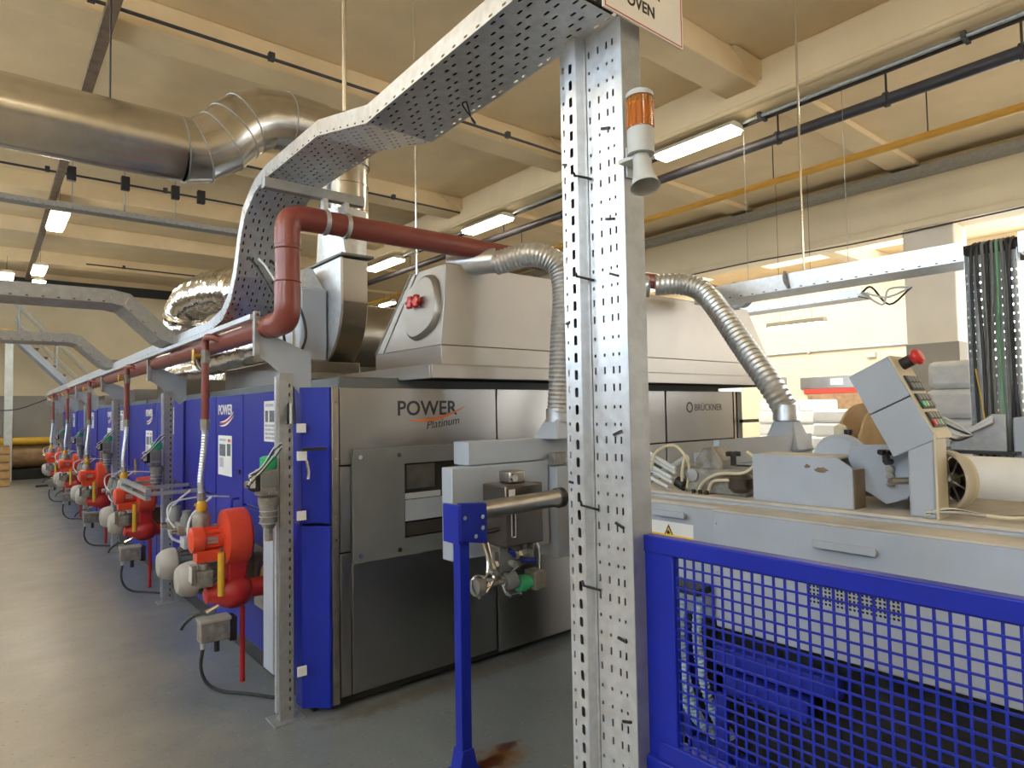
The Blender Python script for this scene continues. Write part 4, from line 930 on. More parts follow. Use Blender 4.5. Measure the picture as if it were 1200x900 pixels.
t = T('humidifier_box', 'brown stainless box with gauge and valve cluster hanging behind the steel roller', 'box', (2.2, 2.7, .7))
MB().box(2.075, 2.33, 2.60, 2.80, .95, 1.265).build('case', 'box_steel', t, .008)
MB().box(2.095, 2.135, 2.597, 2.60, 1.17, 1.245).build('white_label', 'white', t)
MB().tube(fillet([(2.105, 2.592, 1.12), (2.105, 2.592, 1.0), (2.128, 2.592, 1.0), (2.128, 2.592, 1.12)], .012), .005, 8).build('gauge_tube', 'chrome', t)
MB().box(2.155, 2.26, 2.66, 2.76, 1.265, 1.33).build('top_connector', 'steel', t, .01); MB().cyl((2.165, 2.65, 1.30), (2.165, 2.63, 1.30), .02, n=12).build('connector_nut', 'chrome', t)
MB().box(2.23, 2.31, 2.66, 2.76, .83, .95).build('pump_neck', 'cast', t, .006)
MB().lathe([(.02, 0), (.04, .01), (.045, .05), (.035, .09), (.02, .1)], (2.20, 2.68, .73), (1, 0, 0), 16).build('pump_head', 'green_plastic', t)
MB().box(2.29, 2.37, 2.63, 2.72, .69, .79).build('solenoid', 'cast', t, .006)
for p in ([(2.31, 2.64, .95), (2.325, 2.63, .90), (2.325, 2.63, .80)], [(2.0, 2.7, .97), (2.0, 2.66, .88), (1.97, 2.64, .82), (1.90, 2.64, .83), (1.89, 2.64, .78), (1.93, 2.64, .72)], [(2.03, 2.7, .97), (2.03, 2.66, .86), (2.02, 2.64, .80), (1.97, 2.64, .74)], [(2.12, 2.66, .72), (2.10, 2.64, .78), (2.14, 2.64, .82), (2.2, 2.65, .84)], [(2.09, 2.66, .76), (2.11, 2.64, .70), (2.2, 2.64, .69)]):
    MB().tube(spline(p, 5), .008, 8).build('steel_tube', 'chrome', t)
vb = MB(); vb.lathe([(.02, 0), (.045, .01), (.045, .06), (.02, .07)], (1.90, 2.66, .77), (1, 0, 0), 14); vb.build('union_nut', 'cast', t, .004); vb = MB(); vb.lathe([(.02, 0), (.05, .01), (.05, .07), (.02, .08)], (2.10, 2.66, .76), (.8, -.2, .2), 14); vb.box(2.06, 2.2, 2.64, 2.74, .82, .95); vb.build('valve_cluster', 'grey_dark', t, .004)
MB().tube(spline([(2.12, 2.64, .93), (2.2, 2.62, .87), (2.3, 2.64, .85)], 5), .014, 8).build('blue_hose', 'blue', t)
for p_, q_, r_ in (((1.98, 2.66, .77), (2.10, 2.66, .77), .018), ((2.04, 2.66, .77), (2.04, 2.66, .93), .014), ((2.10, 2.68, .80), (2.10, 2.68, .95), .02), ((2.15, 2.62, .90), (2.22, 2.62, .905), .02), ((2.0, 2.64, .84), (2.0, 2.60, .84), .016), ((2.13, 2.64, .86), (2.13, 2.60, .86), .018), ((2.26, 2.64, .93), (2.26, 2.60, .93), .014)):
    MB().cyl(p_, q_, r_, n=10).build('pipe_fitting', 'cast', t)
for p_ in ((1.98, 2.655, .77), (2.10, 2.655, .77), (2.04, 2.655, .86), (2.17, 2.62, .90)):
    MB().lathe([(.018, -.012), (.026, -.01), (.026, .01), (.018, .012)], p_, (1, 0, 0), 6).build('hex_nut', 'chrome', t)
MB().box(1.955, 2.0, 2.60, 2.64, .80, .812).build('valve_lever', 'chrome', t, .002); MB().box(2.09, 2.15, 2.59, 2.60, .70, .715).build('valve_lever', 'chrome', t, .002)

t = T('entry_console', 'grey stepped console boxes at the oven mouth behind the steel roller', 'cabinet', (2.35, 3.0, .84))
MB().box(1.92, 2.61, 2.86, 2.96, .86, 1.352).build('lower_box', 'grey', t, .006)
MB().box(2.04, 2.95, 2.875, 3.02, 1.356, 1.485).build('upper_box', 'grey', t, .006)
MB().box(2.62, 3.0, 2.80, 2.96, .78, 1.32).build('right_box', 'grey', t, .006)
MB().box(2.60, 2.70, 2.795, 2.85, 1.325, 1.40).build('sensor_block', 'cast', t, .006)
MB().cyl((2.70, 2.80, 1.14), (2.70, 2.77, 1.14), .022, n=14).build('red_button', 'red_plastic', t)
MB().box(3.0, 3.5, 2.70, 3.1, 0, 1.32).build('pedestal', 'grey_dark', t, .006)

# ================================================================== INFEED MACHINE (right foreground)
XM = 2.6
t = T('infeed_machine', 'long grey infeed machine with dusty top and drawer handles behind the mesh guard', 'machine', (3.0, 0.8, 0))
MB().prism([(-1.6, 1.175), (1.735, 1.175), (1.735, .655), (-1.6, .655)], (XM, 0, 0), (0, 1, 0), (0, 0, 1), (.18, 0, 0)).build('front_housing', 'grey', t, .006)
MB().box(XM, 2.80, -1.6, 1.735, 1.176, 1.184).build('dusty_ledge', 'grey_dusty', t)
MB().box(2.79, 3.55, -1.6, 2.55, .62, 1.20).build('main_body', 'grey', t, .006)
MB().box(2.70, 2.79, 1.735, 2.55, .70, 1.165).build('side_cover', 'grey', t, .005)
MB().box(2.70, 2.80, 1.735, 2.55, 1.166, 1.18).build('cover_ledge', 'grey_dusty', t)
MB().box(2.78, 3.55, -1.6, 2.56, 1.20, 1.212).build('deck', 'grey_dusty', t)
def handle(y0, y1, x, z):
    h = MB(); h.box(x - .03, x, y0, y1, z - .018, z + .0); h.box(x - .034, x - .024, y0 - .005, y1 + .005, z - .02, z + .012); return h.build('pull_handle', 'grey', t, .003)
handle(1.03, 1.26, XM, 1.105); handle(1.95, 2.14, 2.70, 1.125)
lb = MB(); plate(lb, (2.699, 2.18, 1.0), (0, -1, 0), (0, 0, 1), .265, .075, -.002); lb = lb.build('warning_label', 'white', t)
MB().prism([(0, 0), (.06, 0), (.03, .058)], (2.6965, 2.09, 1.005), (0, -1, 0), (0, 0, 1), (-.001, 0, 0)).build('warning_triangle', 'ink_black', lb)
MB().prism([(.010, .006), (.05, .006), (.03, .045)], (2.6953, 2.09, 1.005), (0, -1, 0), (0, 0, 1), (-.001, 0, 0)).build('warning_field', 'ink_yellow', lb)
MB().prism([(.022, .010), (.036, .010), (.04, .018), (.028, .03), (.02, .02)], (2.694, 2.09, 1.005), (0, -1, 0), (0, 0, 1), (-.001, 0, 0)).build('warning_mark', 'ink_black', lb)
MB().box(2.694, 2.698, 1.915, 2.18, .995, 1.012).build('label_strip', 'ink_yellow', lb)
# ventilation grille of square holes
vg = MB(); g0 = 1.30; cols = [.003 + k * .0155 for k in range(22)]; rws = [.003 + k * .0155 for k in range(9)]
vg.perf((XM - .004, g0, .855), (0, -1, 0), (0, 0, 1), .345, .142, [(a, a + .0105) for a in cols], [(a, a + .0105) for a in rws]); vg.build('vent_grille', 'grey', t, smooth=0, solid=.002)
MB().box(XM - .0018, XM - .0008, g0 - .345, g0, .855, .997).build('grille_void', 'void', t)
bolts(MB(), [(XM, 1.72, z) for z in (.7, .9, 1.12)], (-1, 0, 0), .005, .003).build('screw', 'galv_dull', t)
MB().box(2.72, 3.5, -1.6, 2.4, .06, .62).build('under_shade_block', 'void', t)  # near-black block painting the shade beneath the machine
fb = MB(); fb.box(2.58, 2.66, 1.20, 1.74, .49, .575); fb.build('blue_base_beam', 'blue', t, .005)
MB().box(2.56, 2.62, 1.30, 1.72, .38, .47).build('blue_base_beam', 'blue', t, .005)
MB().box(2.56, 2.60, 1.68, 1.72, 0, .47).build('base_leg', 'blue', t, .004)
for y in (2.2, .4, -1.2): MB().box(2.75, 2.85, y, y + .1, 0, .42).build('leg', 'grey_dark', t)
fl = MB(); fl.box(2.62, 2.66, 1.9, 1.94, .05, .6).box(2.62, 2.66, .9, 1.94, .05, .09); fl.build('floor_frame', 'blue', t)
for k, (y, x) in enumerate(((1.93, 2.55), (1.86, 2.52), (1.80, 2.57))):
    o = ribbed(MB(), spline([(x, y, .80), (x - .02, y + .005, .6), (x, y - .01, .40), (x + .06, y - .03, .22), (x + .15, y - .05, .12)], 6), .022, .010, .10, 10).build('ribbed_hose', 'pale_blue_hose')
    tag(o, ('leftmost', 'middle', 'rightmost')[k] + ' of three pale blue ribbed hoses seen through the mesh guard', 'hose', 'ribbed hoses behind the guard')
MB().box(2.5, 2.62, 1.76, 1.97, .80, .83).build('hose_bracket', 'black', t)
tag(MB().tube(spline([(2.35, 1.9, .02), (2.3, 1.5, .02), (2.42, 1.2, .02), (2.35, .8, .02), (2.5, .4, .02), (2.45, -.3, .02)], 6), .014, 8).build('floor_cable', 'rubber'), 'dark cable lying on the floor behind the mesh guard', 'cable')

# items on the infeed machine deck
ZD = 1.212
t = T('guard_cover', 'grey upright cover plate box with a chamfered corner and rust stain', 'cover', (2.9, 1.35, ZD))
MB().prism([(1.205, 0), (1.66, 0), (1.66, .215), (1.268, .215), (1.205, .172)], (2.82, 0, ZD), (0, 1, 0), (0, 0, 1), (.012, 0, 0)).build('front_plate', 'grey', t, .003)
MB().box(2.832, 2.93, 1.20, 1.212, ZD, ZD + .165).build('end_plate', 'rust', t, .002); MB().box(2.832, 3.05, 1.275, 1.66, ZD + .205, ZD + .215).build('top_plate', 'grey_dusty', t, .002)
for cy, cz, ry_, rz_ in ((1.335, .158, .026, .013), (1.395, .172, .012, .008)):
    MB().prism([(cy + ry_ * (1 + random.uniform(-.35, .35)) * math.cos(k * PI / 7), cz + rz_ * (1 + random.uniform(-.35, .35)) * math.sin(k * PI / 7)) for k in range(14)], (2.8195, 0, ZD), (0, 1, 0), (0, 0, 1), (-.0006, 0, 0)).build('rust_stain', 'rust', t)

t = T('edge_spreader', 'greasy grey edge-spreader head with black star knob and air hoses', 'machine head', (2.95, 1.9, ZD))
bd = MB(); bd.box(2.86, 3.05, 1.72, 2.08, ZD, ZD + .13); bd.prism([(0, 0), (.16, 0), (.16, .12), (.12, .18), (.05, .19), (0, .12)], (2.88, 1.86, ZD + .05), (0, 1, 0), (0, 0, 1), (.13, 0, 0)); bd.build('head_casting', 'cast', t, .012)
MB().lathe([(.03, 0), (.034, .004), (.034, .012), (.02, .014)], (2.86, 2.02, ZD + .09), (-1, 0, 0), 18).build('cover_disc', 'galv_dull', t)
MB().lathe([(.04, 0), (.06, .02), (.06, .07), (.045, .09)], (2.88, 1.76, ZD + .02), (0, 0, 1), 18).build('lower_boss', 'box_steel', t)
k = MB(); k.cyl((2.87, 1.79, ZD + .15), (2.87, 1.79, ZD + .20), .014, n=10); 
for j in range(5): a = j * 2 * PI / 5; k.cyl((2.87, 1.79, ZD + .208), (2.87 + .035 * math.cos(a), 1.79 + .035 * math.sin(a), ZD + .208), .012, n=8)
k.build('star_knob', 'black', t)
for p in ([(2.86, 2.06, ZD + .02), (2.85, 2.04, ZD + .15), (2.84, 2.12, ZD + .24), (2.84, 2.24, ZD + .20), (2.86, 2.30, ZD + .1)], [(2.84, 1.98, ZD + .01), (2.83, 1.93, ZD + .07), (2.83, 1.84, ZD + .11), (2.84, 1.72, ZD + .12), (2.86, 1.66, ZD + .18), (2.88, 1.72, ZD + .22)], [(2.84, 1.92, ZD + .01), (2.83, 1.88, ZD + .07), (2.84, 1.76, ZD + .08)], [(2.85, 2.08, ZD + .02), (2.84, 2.075, ZD + .1), (2.85, 2.06, ZD + .19)]):
    MB().tube(spline(p, 6), .0075, 8).build('air_hose', 'cream_hose', t)
t = T('air_cylinder_set', 'bundle of pale pneumatic tubes slanting behind the upright with a blue tie', 'cylinder', (2.95, 2.3, ZD))
for k in range(5):
    MB().cyl((2.90 + (k % 2) * .02, 2.48, ZD + .255 - k * .036), (2.86 + (k % 2) * .02, 2.13 + k * .012, ZD + .115 - k * .026), .0105, n=10).build('pneumatic_tube', 'white_hose', t)
MB().cyl((2.95, 2.40, ZD + .02), (2.95, 2.12, ZD + .17), .02, n=12).build('cylinder_barrel', 'galv', t); MB().cyl((2.86, 2.12, ZD + .05), (2.86, 2.07, ZD + .03), .03, n=12).build('end_fitting', 'black', t)
MB().lathe([(.05, -.006), (.055, 0), (.05, .006)], (2.90, 2.34, ZD + .14), (0, .93, .37), 12, False).build('blue_tie', 'pale_blue_hose', t)
for y in (2.0, 1.96, 1.92): MB().cyl((2.83, y, ZD), (2.83, y, ZD + .02), .010, n=8).build('deck_bolt', 'black', t)

t = T('rail_bridge', 'grey bar with slotted block at the foot of the right flexible duct', 'bar', (3.9, 2.3, 1.25))
MB().box(3.55, 4.2, 2.08, 2.5, 1.30, 1.36).build('deck_plate', 'grey', t, .004)
MB().box(3.14, 4.20, 2.04, 2.08, 1.33, 1.47).build('front_bar', 'grey', t, .004)
MB().box(3.6, 4.15, 2.1, 2.45, .0, 1.30).build('column_foot', 'grey_dark', t, .004)
MB().cyl((4.05, 1.95, 1.30), (4.2, 1.95, 1.43), .02, n=10).build('chain_tensioner', 'black', t)

t = T('motor_gear', 'dusty grey geared motor with round end guard on the machine deck', 'motor', (3.0, 1.05, ZD))
MB().lathe([(.105, 0), (.115, .01), (.115, .06), (.10, .075)], (3.1, 1.36, ZD + .19), (-1, -.05, 0), 32).build('round_guard', 'grey', t)
gp = MB(); gp.prism([(1.0, .12), (1.04, .05), (1.12, .02), (1.22, .08), (1.27, .20), (1.26, .265), (1.07, .27), (1.0, .22)], (2.93, 0, ZD), (0, 1, 0), (0, 0, 1), (.035, 0, 0)); gp.build('swing_plate', 'grey', t, .005)
MB().box(2.98, 3.3, .93, 1.25, ZD + .04, ZD + .20).build('gear_case', 'cast', t, .015)
k = MB(); k.cyl((2.88, 1.095, ZD + .20), (2.88, 1.095, ZD + .235), .014, n=10)
for j in range(5): a = j * 2 * PI / 5 + .3; k.cyl((2.88, 1.095, ZD + .242), (2.88 + .03 * math.cos(a), 1.095 + .03 * math.sin(a), ZD + .242), .011, n=8)
k.cyl((2.93, 1.095, ZD + .2), (2.88, 1.095, ZD + .2), .012, n=8); k.build('star_knob', 'black', t)
for z in (.17, .14, .11): MB().lathe([(.016, 0), (.016, .02), (.008, .022)], (2.93, 1.095, ZD + z), (-1, 0, 0), 8).build('hex_nut', 'cast', t)
MB().box(2.98, 3.4, .93, 1.08, ZD + .04, ZD + .15).build('side_beam', 'grey', t, .005)
MB().lathe([(.02, 0), (.03, .01), (.03, .06), (.012, .075)], (3.3, 1.46, ZD + .27), (0, 0, 1), 14).build('oil_cup', 'cream_hose', t); MB().lathe([(.012, 0), (.02, .01), (.02, .03)], (3.25, 1.40, ZD + .29), (0, 0, 1), 12).build('cap', 'black', t)
t = T('plywood_reel', 'tan plywood reel with loose wires behind the control box', 'reel', (3.9, 1.4, 1.2))
MB().lathe([(.20, 0), (.20, .015), (.06, .015), (.06, .14), (.20, .14), (.20, .155)], (3.85, 1.45, 1.46), (.3, 1, 0), 32).build('reel_body', 'reel', t)
MB().box(3.6, 4.1, 1.3, 1.7, .62, 1.3).build('reel_stand', 'grey_dark', t, .005)
for k in range(4): MB().tube(spline([(3.70 + .04 * k, 1.28, 1.56), (3.78, 1.22, 1.60 - .02 * k), (3.9, 1.15, 1.55 - .03 * k), (4.0, 1.1, 1.48)], 5), .006, 6).build('wire', 'rubber' if k % 2 else 'white_hose', t)

# control box on its pedestal
t = T('control_box', 'grey tilted push-button control box on a pedestal with red emergency stop', 'control box', (2.85, .95, ZD))
MB().box(2.804, 2.90, .895, .99, ZD, ZD + .32).build('pedestal', 'grey', t, .01)
MB().box(2.795, 2.905, .885, .895, ZD, ZD + .32).build('pedestal_edge', 'cream_metal', t, .003)
rot = Matrix.Rotation(math.radians(-26), 3, 'X')
def bp(y, z): v = rot @ Vector((0, y, z)); return Vector((0, v.y, v.z)) + Vector((0, .885, 1.515))
def bx2(x0, x1, y0, y1, z0, z1):
    return MB().hexa([bp(y0, z0) + Vector((x0, 0, 0)), bp(y0, z0) + Vector((x1, 0, 0)), bp(y1, z0) + Vector((x1, 0, 0)), bp(y1, z0) + Vector((x0, 0, 0)), bp(y0, z1) + Vector((x0, 0, 0)), bp(y0, z1) + Vector((x1, 0, 0)), bp(y1, z1) + Vector((x1, 0, 0)), bp(y1, z1) + Vector((x0, 0, 0))])
bx2(2.80, 2.96, -.0, .17, 0, .185).build('lower_case', 'grey', t, .004)
bx2(2.80, 2.96, -.0, .17, .189, .365).build('upper_case', 'grey', t, .004)
bx2(2.80, 2.965, -.008, .0, 0, .365).build('front_plate', 'cream_metal', t, .002)
for i, (z0, c_) in enumerate(((.205, None), (.125, 'green'), (.045, 'red'))):
    pl = bx2(2.815, 2.95, -.014, -.008, z0, z0 + .066).build('button_panel', 'black', t, .002)
    for c in range(4):
        for r in range(2):
            m_ = 'grey_dark'
            if i == 1 and c in (0, 1) and r == 0: m_ = 'green_plastic'
            if i == 2 and c == 0 and r == 0: m_ = 'red_plastic'
            if i == 2 and c == 2 and r == 0: m_ = 'green_plastic'
            bx2(2.820 + c * .033, 2.846 + c * .033, -.021, -.014, z0 + .006 + r * .03, z0 + .030 + r * .03).build('push_button', m_, pl, .002)
ax = (bp(-1, 0) - bp(0, 0)).normalized(); ep = bp(-.008, .325) + Vector((2.88, 0, 0))
MB().cyl(ep, ep + ax * .04, .024, n=18).build('stop_collar', 'black', t)
MB().lathe([(.018, 0), (.022, .01), (.034, .022), (.034, .034), (.024, .044), (.004, .046)], ep + ax * .035, ax, 20).build('stop_button', 'red_plastic', t)
# spoked wheel and pipes beyond the box
t = T('spoked_wheel', 'cream-rimmed spoked hand wheel beside the control box pedestal', 'wheel', (3.0, .90, ZD))
wc = Vector((2.98, .90, ZD + .135)); wa = Vector((.82, -.57, 0)).normalized()
q = wa.to_track_quat('Z', 'Y')
pts = [wc + q @ Vector((.125 * math.cos(2 * PI * k / 40), .125 * math.sin(2 * PI * k / 40), 0)) for k in range(40)]
rim = MB(); rim.rings([[wc + q @ Vector(((.106 + .012 * math.cos(2 * PI * j / 8)) * math.cos(2 * PI * k / 40), (.106 + .012 * math.cos(2 * PI * j / 8)) * math.sin(2 * PI * k / 40), .02 * math.sin(2 * PI * j / 8))) for j in range(8)] for k in range(40)], False, True); rim.build('rim', 'wheel_rim', t)
rim = MB(); rim.rings([[wc + wa * .028 + q @ Vector(((.100 + .007 * math.cos(2 * PI * j / 8)) * math.cos(2 * PI * k / 40), (.100 + .007 * math.cos(2 * PI * j / 8)) * math.sin(2 * PI * k / 40), .012 * math.sin(2 * PI * j / 8))) for j in range(8)] for k in range(40)], False, True); rim.build('tyre_bead', 'cream_metal', t)
for k in range(9): a = 2 * PI * k / 9; MB().cyl(wc, wc + q @ Vector((.098 * math.cos(a), .098 * math.sin(a), 0)), .004, n=6).build('spoke', 'steel', t)
MB().lathe([(.02, -.03), (.03, -.02), (.03, .02), (.02, .03)], wc, wa, 14).build('hub', 'steel', t); MB().lathe([(.095, .045), (.002, .046)], wc, wa, 24).build('back_disc', 'box_steel', t)
MB().tube([wc - wa * .03, wc - wa * .25], .014, 8).build('axle', 'steel', t)
for k in range(3):
    tag(MB().tube(spline([(2.80, .93, ZD + .015 + .004 * k), (2.82, .86 - .01 * k, ZD + .04 - .005 * k), (2.88, .76, ZD + .02), (2.9 + .02 * k, .64, ZD + .025), (2.96, .5, ZD + .08), (3.0, .3, ZD + .10)], 6), .007, 8).build('grey_cable', ('cream_hose', 'rubber', 'galv_dull')[k]),
        ('cream', 'black', 'dull grey')[k] + ' cable trailing over the deck right of the control box pedestal', 'cable')

# white cloth roll behind deck, perforated bracket and grey box
t = T('cloth_roll', 'big white rolled cloth lying behind the infeed deck at right', 'roll', (3.85, .4, 1.05))
MB().lathe([(.03, 0), (.145, .002), (.15, .01), (.15, 2.3), (.145, 2.31), (.03, 2.312)], (3.85, -1.2, 1.235), (0, 1, 0), 40).build('cloth', 'fabric', t)
MB().cyl((3.85, -1.4, 1.235), (3.85, 1.2, 1.235), .03, n=16).build('core_tube', 'wood_light', t)
MB().box(3.7, 4.0, -1.3, 1.15, .0, 1.085).build('roll_cradle', 'grey_dark', t, .01)
t = T('hinged_bracket', 'grey triangular perforated bracket plate before the far upright', 'bracket', (4.3, 1.1, 1.39))
MB().prism([(0, 0), (.26, 0), (.26, .05), (.06, .20), (0, .20)], (4.2, 1.0, 1.39), (0, 1, 0), (0, 0, 1), (.01, 0, 0)).build('plate', 'galv_dull', t, .003)
MB().box(4.15, 4.3, .95, 1.45, 1.375, 1.39).build('base', 'black', t)
for k in range(3): MB().cyl((4.17, 1.30 - k * .02, 1.42 + k * .01), (4.17, 1.05, 1.55 + k * .012), .008, n=8).build('rod', 'white_hose', t)
tag(MB().box(4.25, 4.5, .55, .985, 0, 1.57).build('grey_case', 'grey', bevel=.01), 'plain grey machine case at the right edge in front of the far upright', 'cabinet')

# ================================================================== RIGHT-HAND CABLE TRAYS
t = T('far_upright', 'open perforated cable upright full of grey cables at right', 'upright', (4.47, 1.1, .9))
Xr = 4.52; y0, y1 = .975, 1.225
rz = [(.9 + k * .05 - .9, .9 + k * .05 + .014 - .9) for k in range(int((2.5 - .9) / .05))]
hu = [(.015, .026), (.055, .064), (.11, .12), (.16, .17), (.205, .214), (.228, .238)]
MB().perf((Xr, y1, .9), (0, -1, 0), (0, 0, 1), .25, 1.62, hu, rz).build('tray_back', 'galv_dull', t, smooth=0, solid=.002)
for y in (y0, y1): MB().perf((Xr, y, .9), (-1, 0, 0), (0, 0, 1), .06, 1.62, [(.02, .03)], rz).build('tray_flange', 'galv', t, smooth=0, solid=.002)
cm = ('rubber', 'dark_pipe', 'grey_dark', 'rubber', 'grey_dark', 'ink_green', 'grey_dark', 'rubber', 'dark_pipe')
for k in range(9):
    yy = y1 - .03 - k * .023
    MB().tube(spline([(Xr + .05, yy, 2.60), (Xr - .01, yy, 2.57), (Xr - .03, yy + random.uniform(-.01, .01), 2.45), (Xr - .022, yy + random.uniform(-.015, .015), 1.9), (Xr - .022, yy + random.uniform(-.01, .01), 1.3), (Xr - .022, yy, .95)], 5), .009, 8).build('cable', cm[k], t)
MB().tube(spline([(Xr - .035, 1.20, 1.85), (Xr - .04, 1.17, 1.6), (Xr - .04, 1.15, 1.35)], 5), .004, 6).build('yellow_wire', 'yellow', t)
MB().box(Xr - .06, Xr + .02, y0 - .02, y1 + .02, 0, .9).build('lower_duct', 'galv_dull', t, .003)
t = T('overhead_tray', 'bright galvanised overhead tray leading to the far upright at right', 'cable tray', (4.6, 1.5, 2.5))
tray(t, [(4.47, 3.1, 2.49), (4.47, y1 + .005, 2.49)], (1, 0, 0), .30, .115, 'galv', pitch=.06, rows=6)
tray(t, [(4.47, y0 - .005, 2.49), (4.47, -1.5, 2.49)], (1, 0, 0), .30, .115, 'galv', pitch=.06, rows=6)
MB().quad((4.77, y0, 2.49), (4.77, y1, 2.49), (4.77, y1, 2.605), (4.77, y0, 2.605)).build('side_flange', 'galv_dull', t, solid=.002)
MB().box(4.56, 4.74, -1.5, 3.05, 2.50, 2.60).build('cable_shade_block', 'rubber', t, .02)  # cable block, raised and black to paint the tray's shaded inside
MB().cyl((4.5, 2.2, 2.60), (4.5, 2.2, ZC - .01), .008, n=6).build('suspension_rod', 'chrome', t)
MB().tube(spline([(4.46, 2.32, 2.62), (4.44, 2.32, 2.56), (4.46, 2.30, 2.50)], 4), .012, 6).build('hook', 'galv_dull', t)
t = T('distant_tray', 'pale hanging tray with dangling wires seen below the bright overhead tray', 'cable tray', (7.2, 3.2, 2.8))
tray(t, [(7.2, 4.6, 2.80), (7.2, 2.95, 2.80)], (1, 0, 0), .3, .10, 'galv', pitch=.12, rows=3)
for y in (3.1, 4.3): MB().cyl((7.35, y, 2.8), (7.35, y, 5.16), .003, n=6).build('suspension_rod', 'galv_dull', t)
for k in range(3): MB().tube(spline([(7.3, 2.95, 2.86), (7.3, 2.85 - .05 * k, 2.90 - .1 * k), (7.35, 2.7, 2.7 + .08 * k), (7.4, 2.5, 2.86)], 5), .012, 6).build('wire', 'white_hose' if k else 'rubber', t)
lamp('lit lamp low behind the distant tray at right', 9.6, 4.4, 5.3, 2.86, .16)

# background right: white goods, door, wrapped pallets
t = T('door_canopy', 'red roller door with grey lintel and paper notice in the far right wall', 'door', (18.9, 8, 1))
MB().box(18.93, 19.0, 6.95, 9.5, 2.15, 2.50).build('lintel', 'stain', t, .01); MB().box(18.94, 19.0, 7.2, 9.4, 2.0, 2.15).build('red_beam', 'ink_red', t, .01)
MB().box(18.95, 19.0, 7.25, 9.3, 0, 2.0).build('door_leaf', 'wood', t, .01); MB().box(18.92, 18.935, 8.25, 8.6, 2.25, 2.42).build('notice', 'white', t)
def stack(label, x, y, n, rr, L, mt='fabric', z0=.14, group='white cloth stacks in the far bay'):
    t = T('cloth_stack', label, 'cloth', (x, y, 0), group)
    p = MB()
    for k in range(5): p.box(x - .5, x + .5, y - L / 2 + k * L / 4.6, y - L / 2 + k * L / 4.6 + .1, .1, .13)
    for k in range(3): p.box(x - .5 + k * .45, x - .4 + k * .45, y - L / 2, y + L / 2, 0, .1)
    p.build('pallet', 'wood_light', t)
    z = z0
    for k in range(n):
        h = rr * random.uniform(.9, 1.1); MB().box(x - .5 + random.uniform(-.03, .03), x + .5 + random.uniform(-.03, .03), y - L / 2 + random.uniform(-.03, .03), y + L / 2 + random.uniform(-.03, .03), z, z + h - .006).build('folded_layer', mt, t, min(.05, h * .4)); z += h
    return t
stack('tall white folded cloth stack behind the right flexible duct', 15.2, 7.7, 6, .275, 1.5)
stack('white folded cloth stack between the flexible duct and the control box', 14.4, 6.0, 5, .29, 1.5)
stack('white folded cloth stack just left of the flexible duct foot', 14.0, 9.6, 7, .30, 1.7)
stack('low white cloth stack behind the plywood reel', 13.6, 4.6, 6, .25, .9)
stack('white cloth stack half hidden by the control box', 16.6, 5.0, 6, .27, 1.5)
stack('cloth stack in clear wrinkled wrap left of the far upright', 7.3, 1.95, 7, .27, .5, 'wrap')
stack('cloth stack in clear wrinkled wrap right of the far upright', 7.3, 1.2, 7, .27, .6, 'wrap')
t = T('wall_pipe', 'thin grey pipe clipped along the far right wall', 'pipe', (18.95, 9, 3.1))
MB().cyl((18.94, 5.6, 3.25), (18.94, 13, 3.25), .03, n=8).build('pipe_run', 'galv_dull', t)
for y in (6.3, 9.2): MB().box(18.9, 19.0, y - .03, y + .03, 3.2, 3.3).build('clip', 'galv_dull', t)
MB().box(18.88, 19.0, 7.35, 7.6, 2.95, 3.1).build('exit_box', 'dome', t, .01)

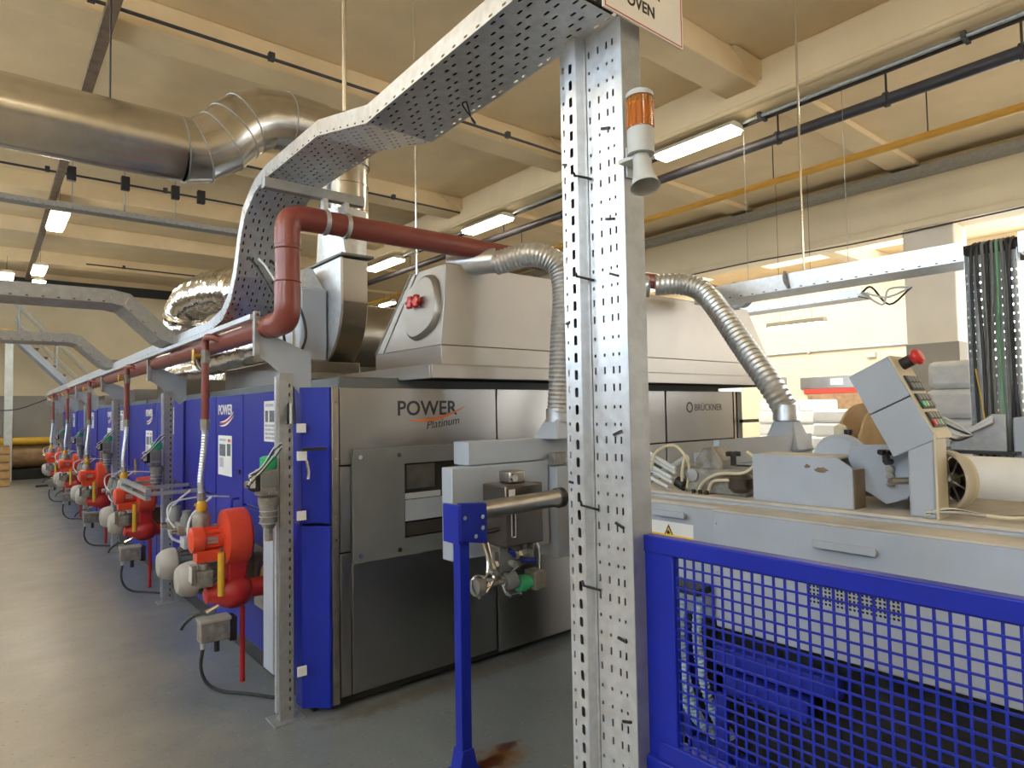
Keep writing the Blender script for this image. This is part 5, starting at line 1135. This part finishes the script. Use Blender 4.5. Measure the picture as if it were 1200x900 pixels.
# ================================================================== BACK LEFT: platform stairs, cloth roll
t = T('steel_staircase', 'grey steel staircase with tube handrails against the back wall', 'staircase', (1.6, 23, 0))
def sp(f): return Vector((.75 + f * 3.5, 0, 4.0 - f * 3.9))
for y in (22.6, 23.5):
    MB().prism([(0, 0), (3.7, -4.0), (3.7, -4.25), (0, -.25)], (.66, y, 4.1), (1, 0, 0), (0, 0, 1), (0, .05, 0)).build('stringer', 'grey', t)
    MB().tube([(.66, y, 5.0), (.75, y, 4.85), (4.2, y, 1.05)], .025, 8).build('handrail', 'pale_grey', t); MB().tube([(.66, y, 4.5), (.75, y, 4.35), (4.2, y, .55)], .02, 8).build('mid_rail', 'pale_grey', t)
    for f in (0, .25, .5, .75, 1): p = sp(f); MB().cyl((p.x, y, p.z), (p.x, y, p.z + 1.0), .022, n=8).build('baluster', 'pale_grey', t)
for k in range(16): p = sp((k + .5) / 16); MB().box(p.x - .12, p.x + .12, 22.65, 23.5, p.z, p.z + .03).build('tread', 'grey_dark', t)
t = T('platform', 'timber-edged platform with white steel leg at the left edge', 'platform', (0, 22, 0))
MB().box(-3, .6, 21.6, 23.6, 3.85, 4.05).build('deck', 'wood_light', t, .01); MB().box(.42, .60, 21.6, 21.75, 0, 3.85).build('leg', 'pale_grey', t, .01); MB().box(-2.6, -2.42, 21.6, 21.75, 0, 3.85).build('leg', 'pale_grey', t, .01)
t = T('batch_roll', 'long brown cloth batch roll under a yellow padded bar at the back wall', 'roll', (0, 22.5, 0))
MB().cyl((-1.5, 22.6, .62), (1.9, 22.6, .62), .34, n=24).build('roll', 'wood', t); MB().cyl((-1.5, 22.3, 1.05), (1.95, 22.3, 1.05), .10, n=14).build('yellow_bar', 'yellow', t)
MB().box(-1.6, 1.9, 22.2, 23.0, 0, .28).build('cradle', 'void', t, .01)
t = T('wooden_crate', 'brown wooden crate at the left edge before the platform leg', 'crate', (.3, 20.5, 0))
MB().box(-.4, .52, 20.2, 20.8, 0, 1.0).build('body', 'wood', t, .01)
for k in range(5): MB().box(-.41, .53, 20.18, 20.2, .02 + k * .2, .17 + k * .2).build('plank', 'wood_light', t, .004)
tag(MB().box(1.0, 1.5, 19.4, 19.5, .0, .05).build('floor_channel', 'dark_pipe'), 'short dark channel piece lying on the floor near the far end', 'channel')
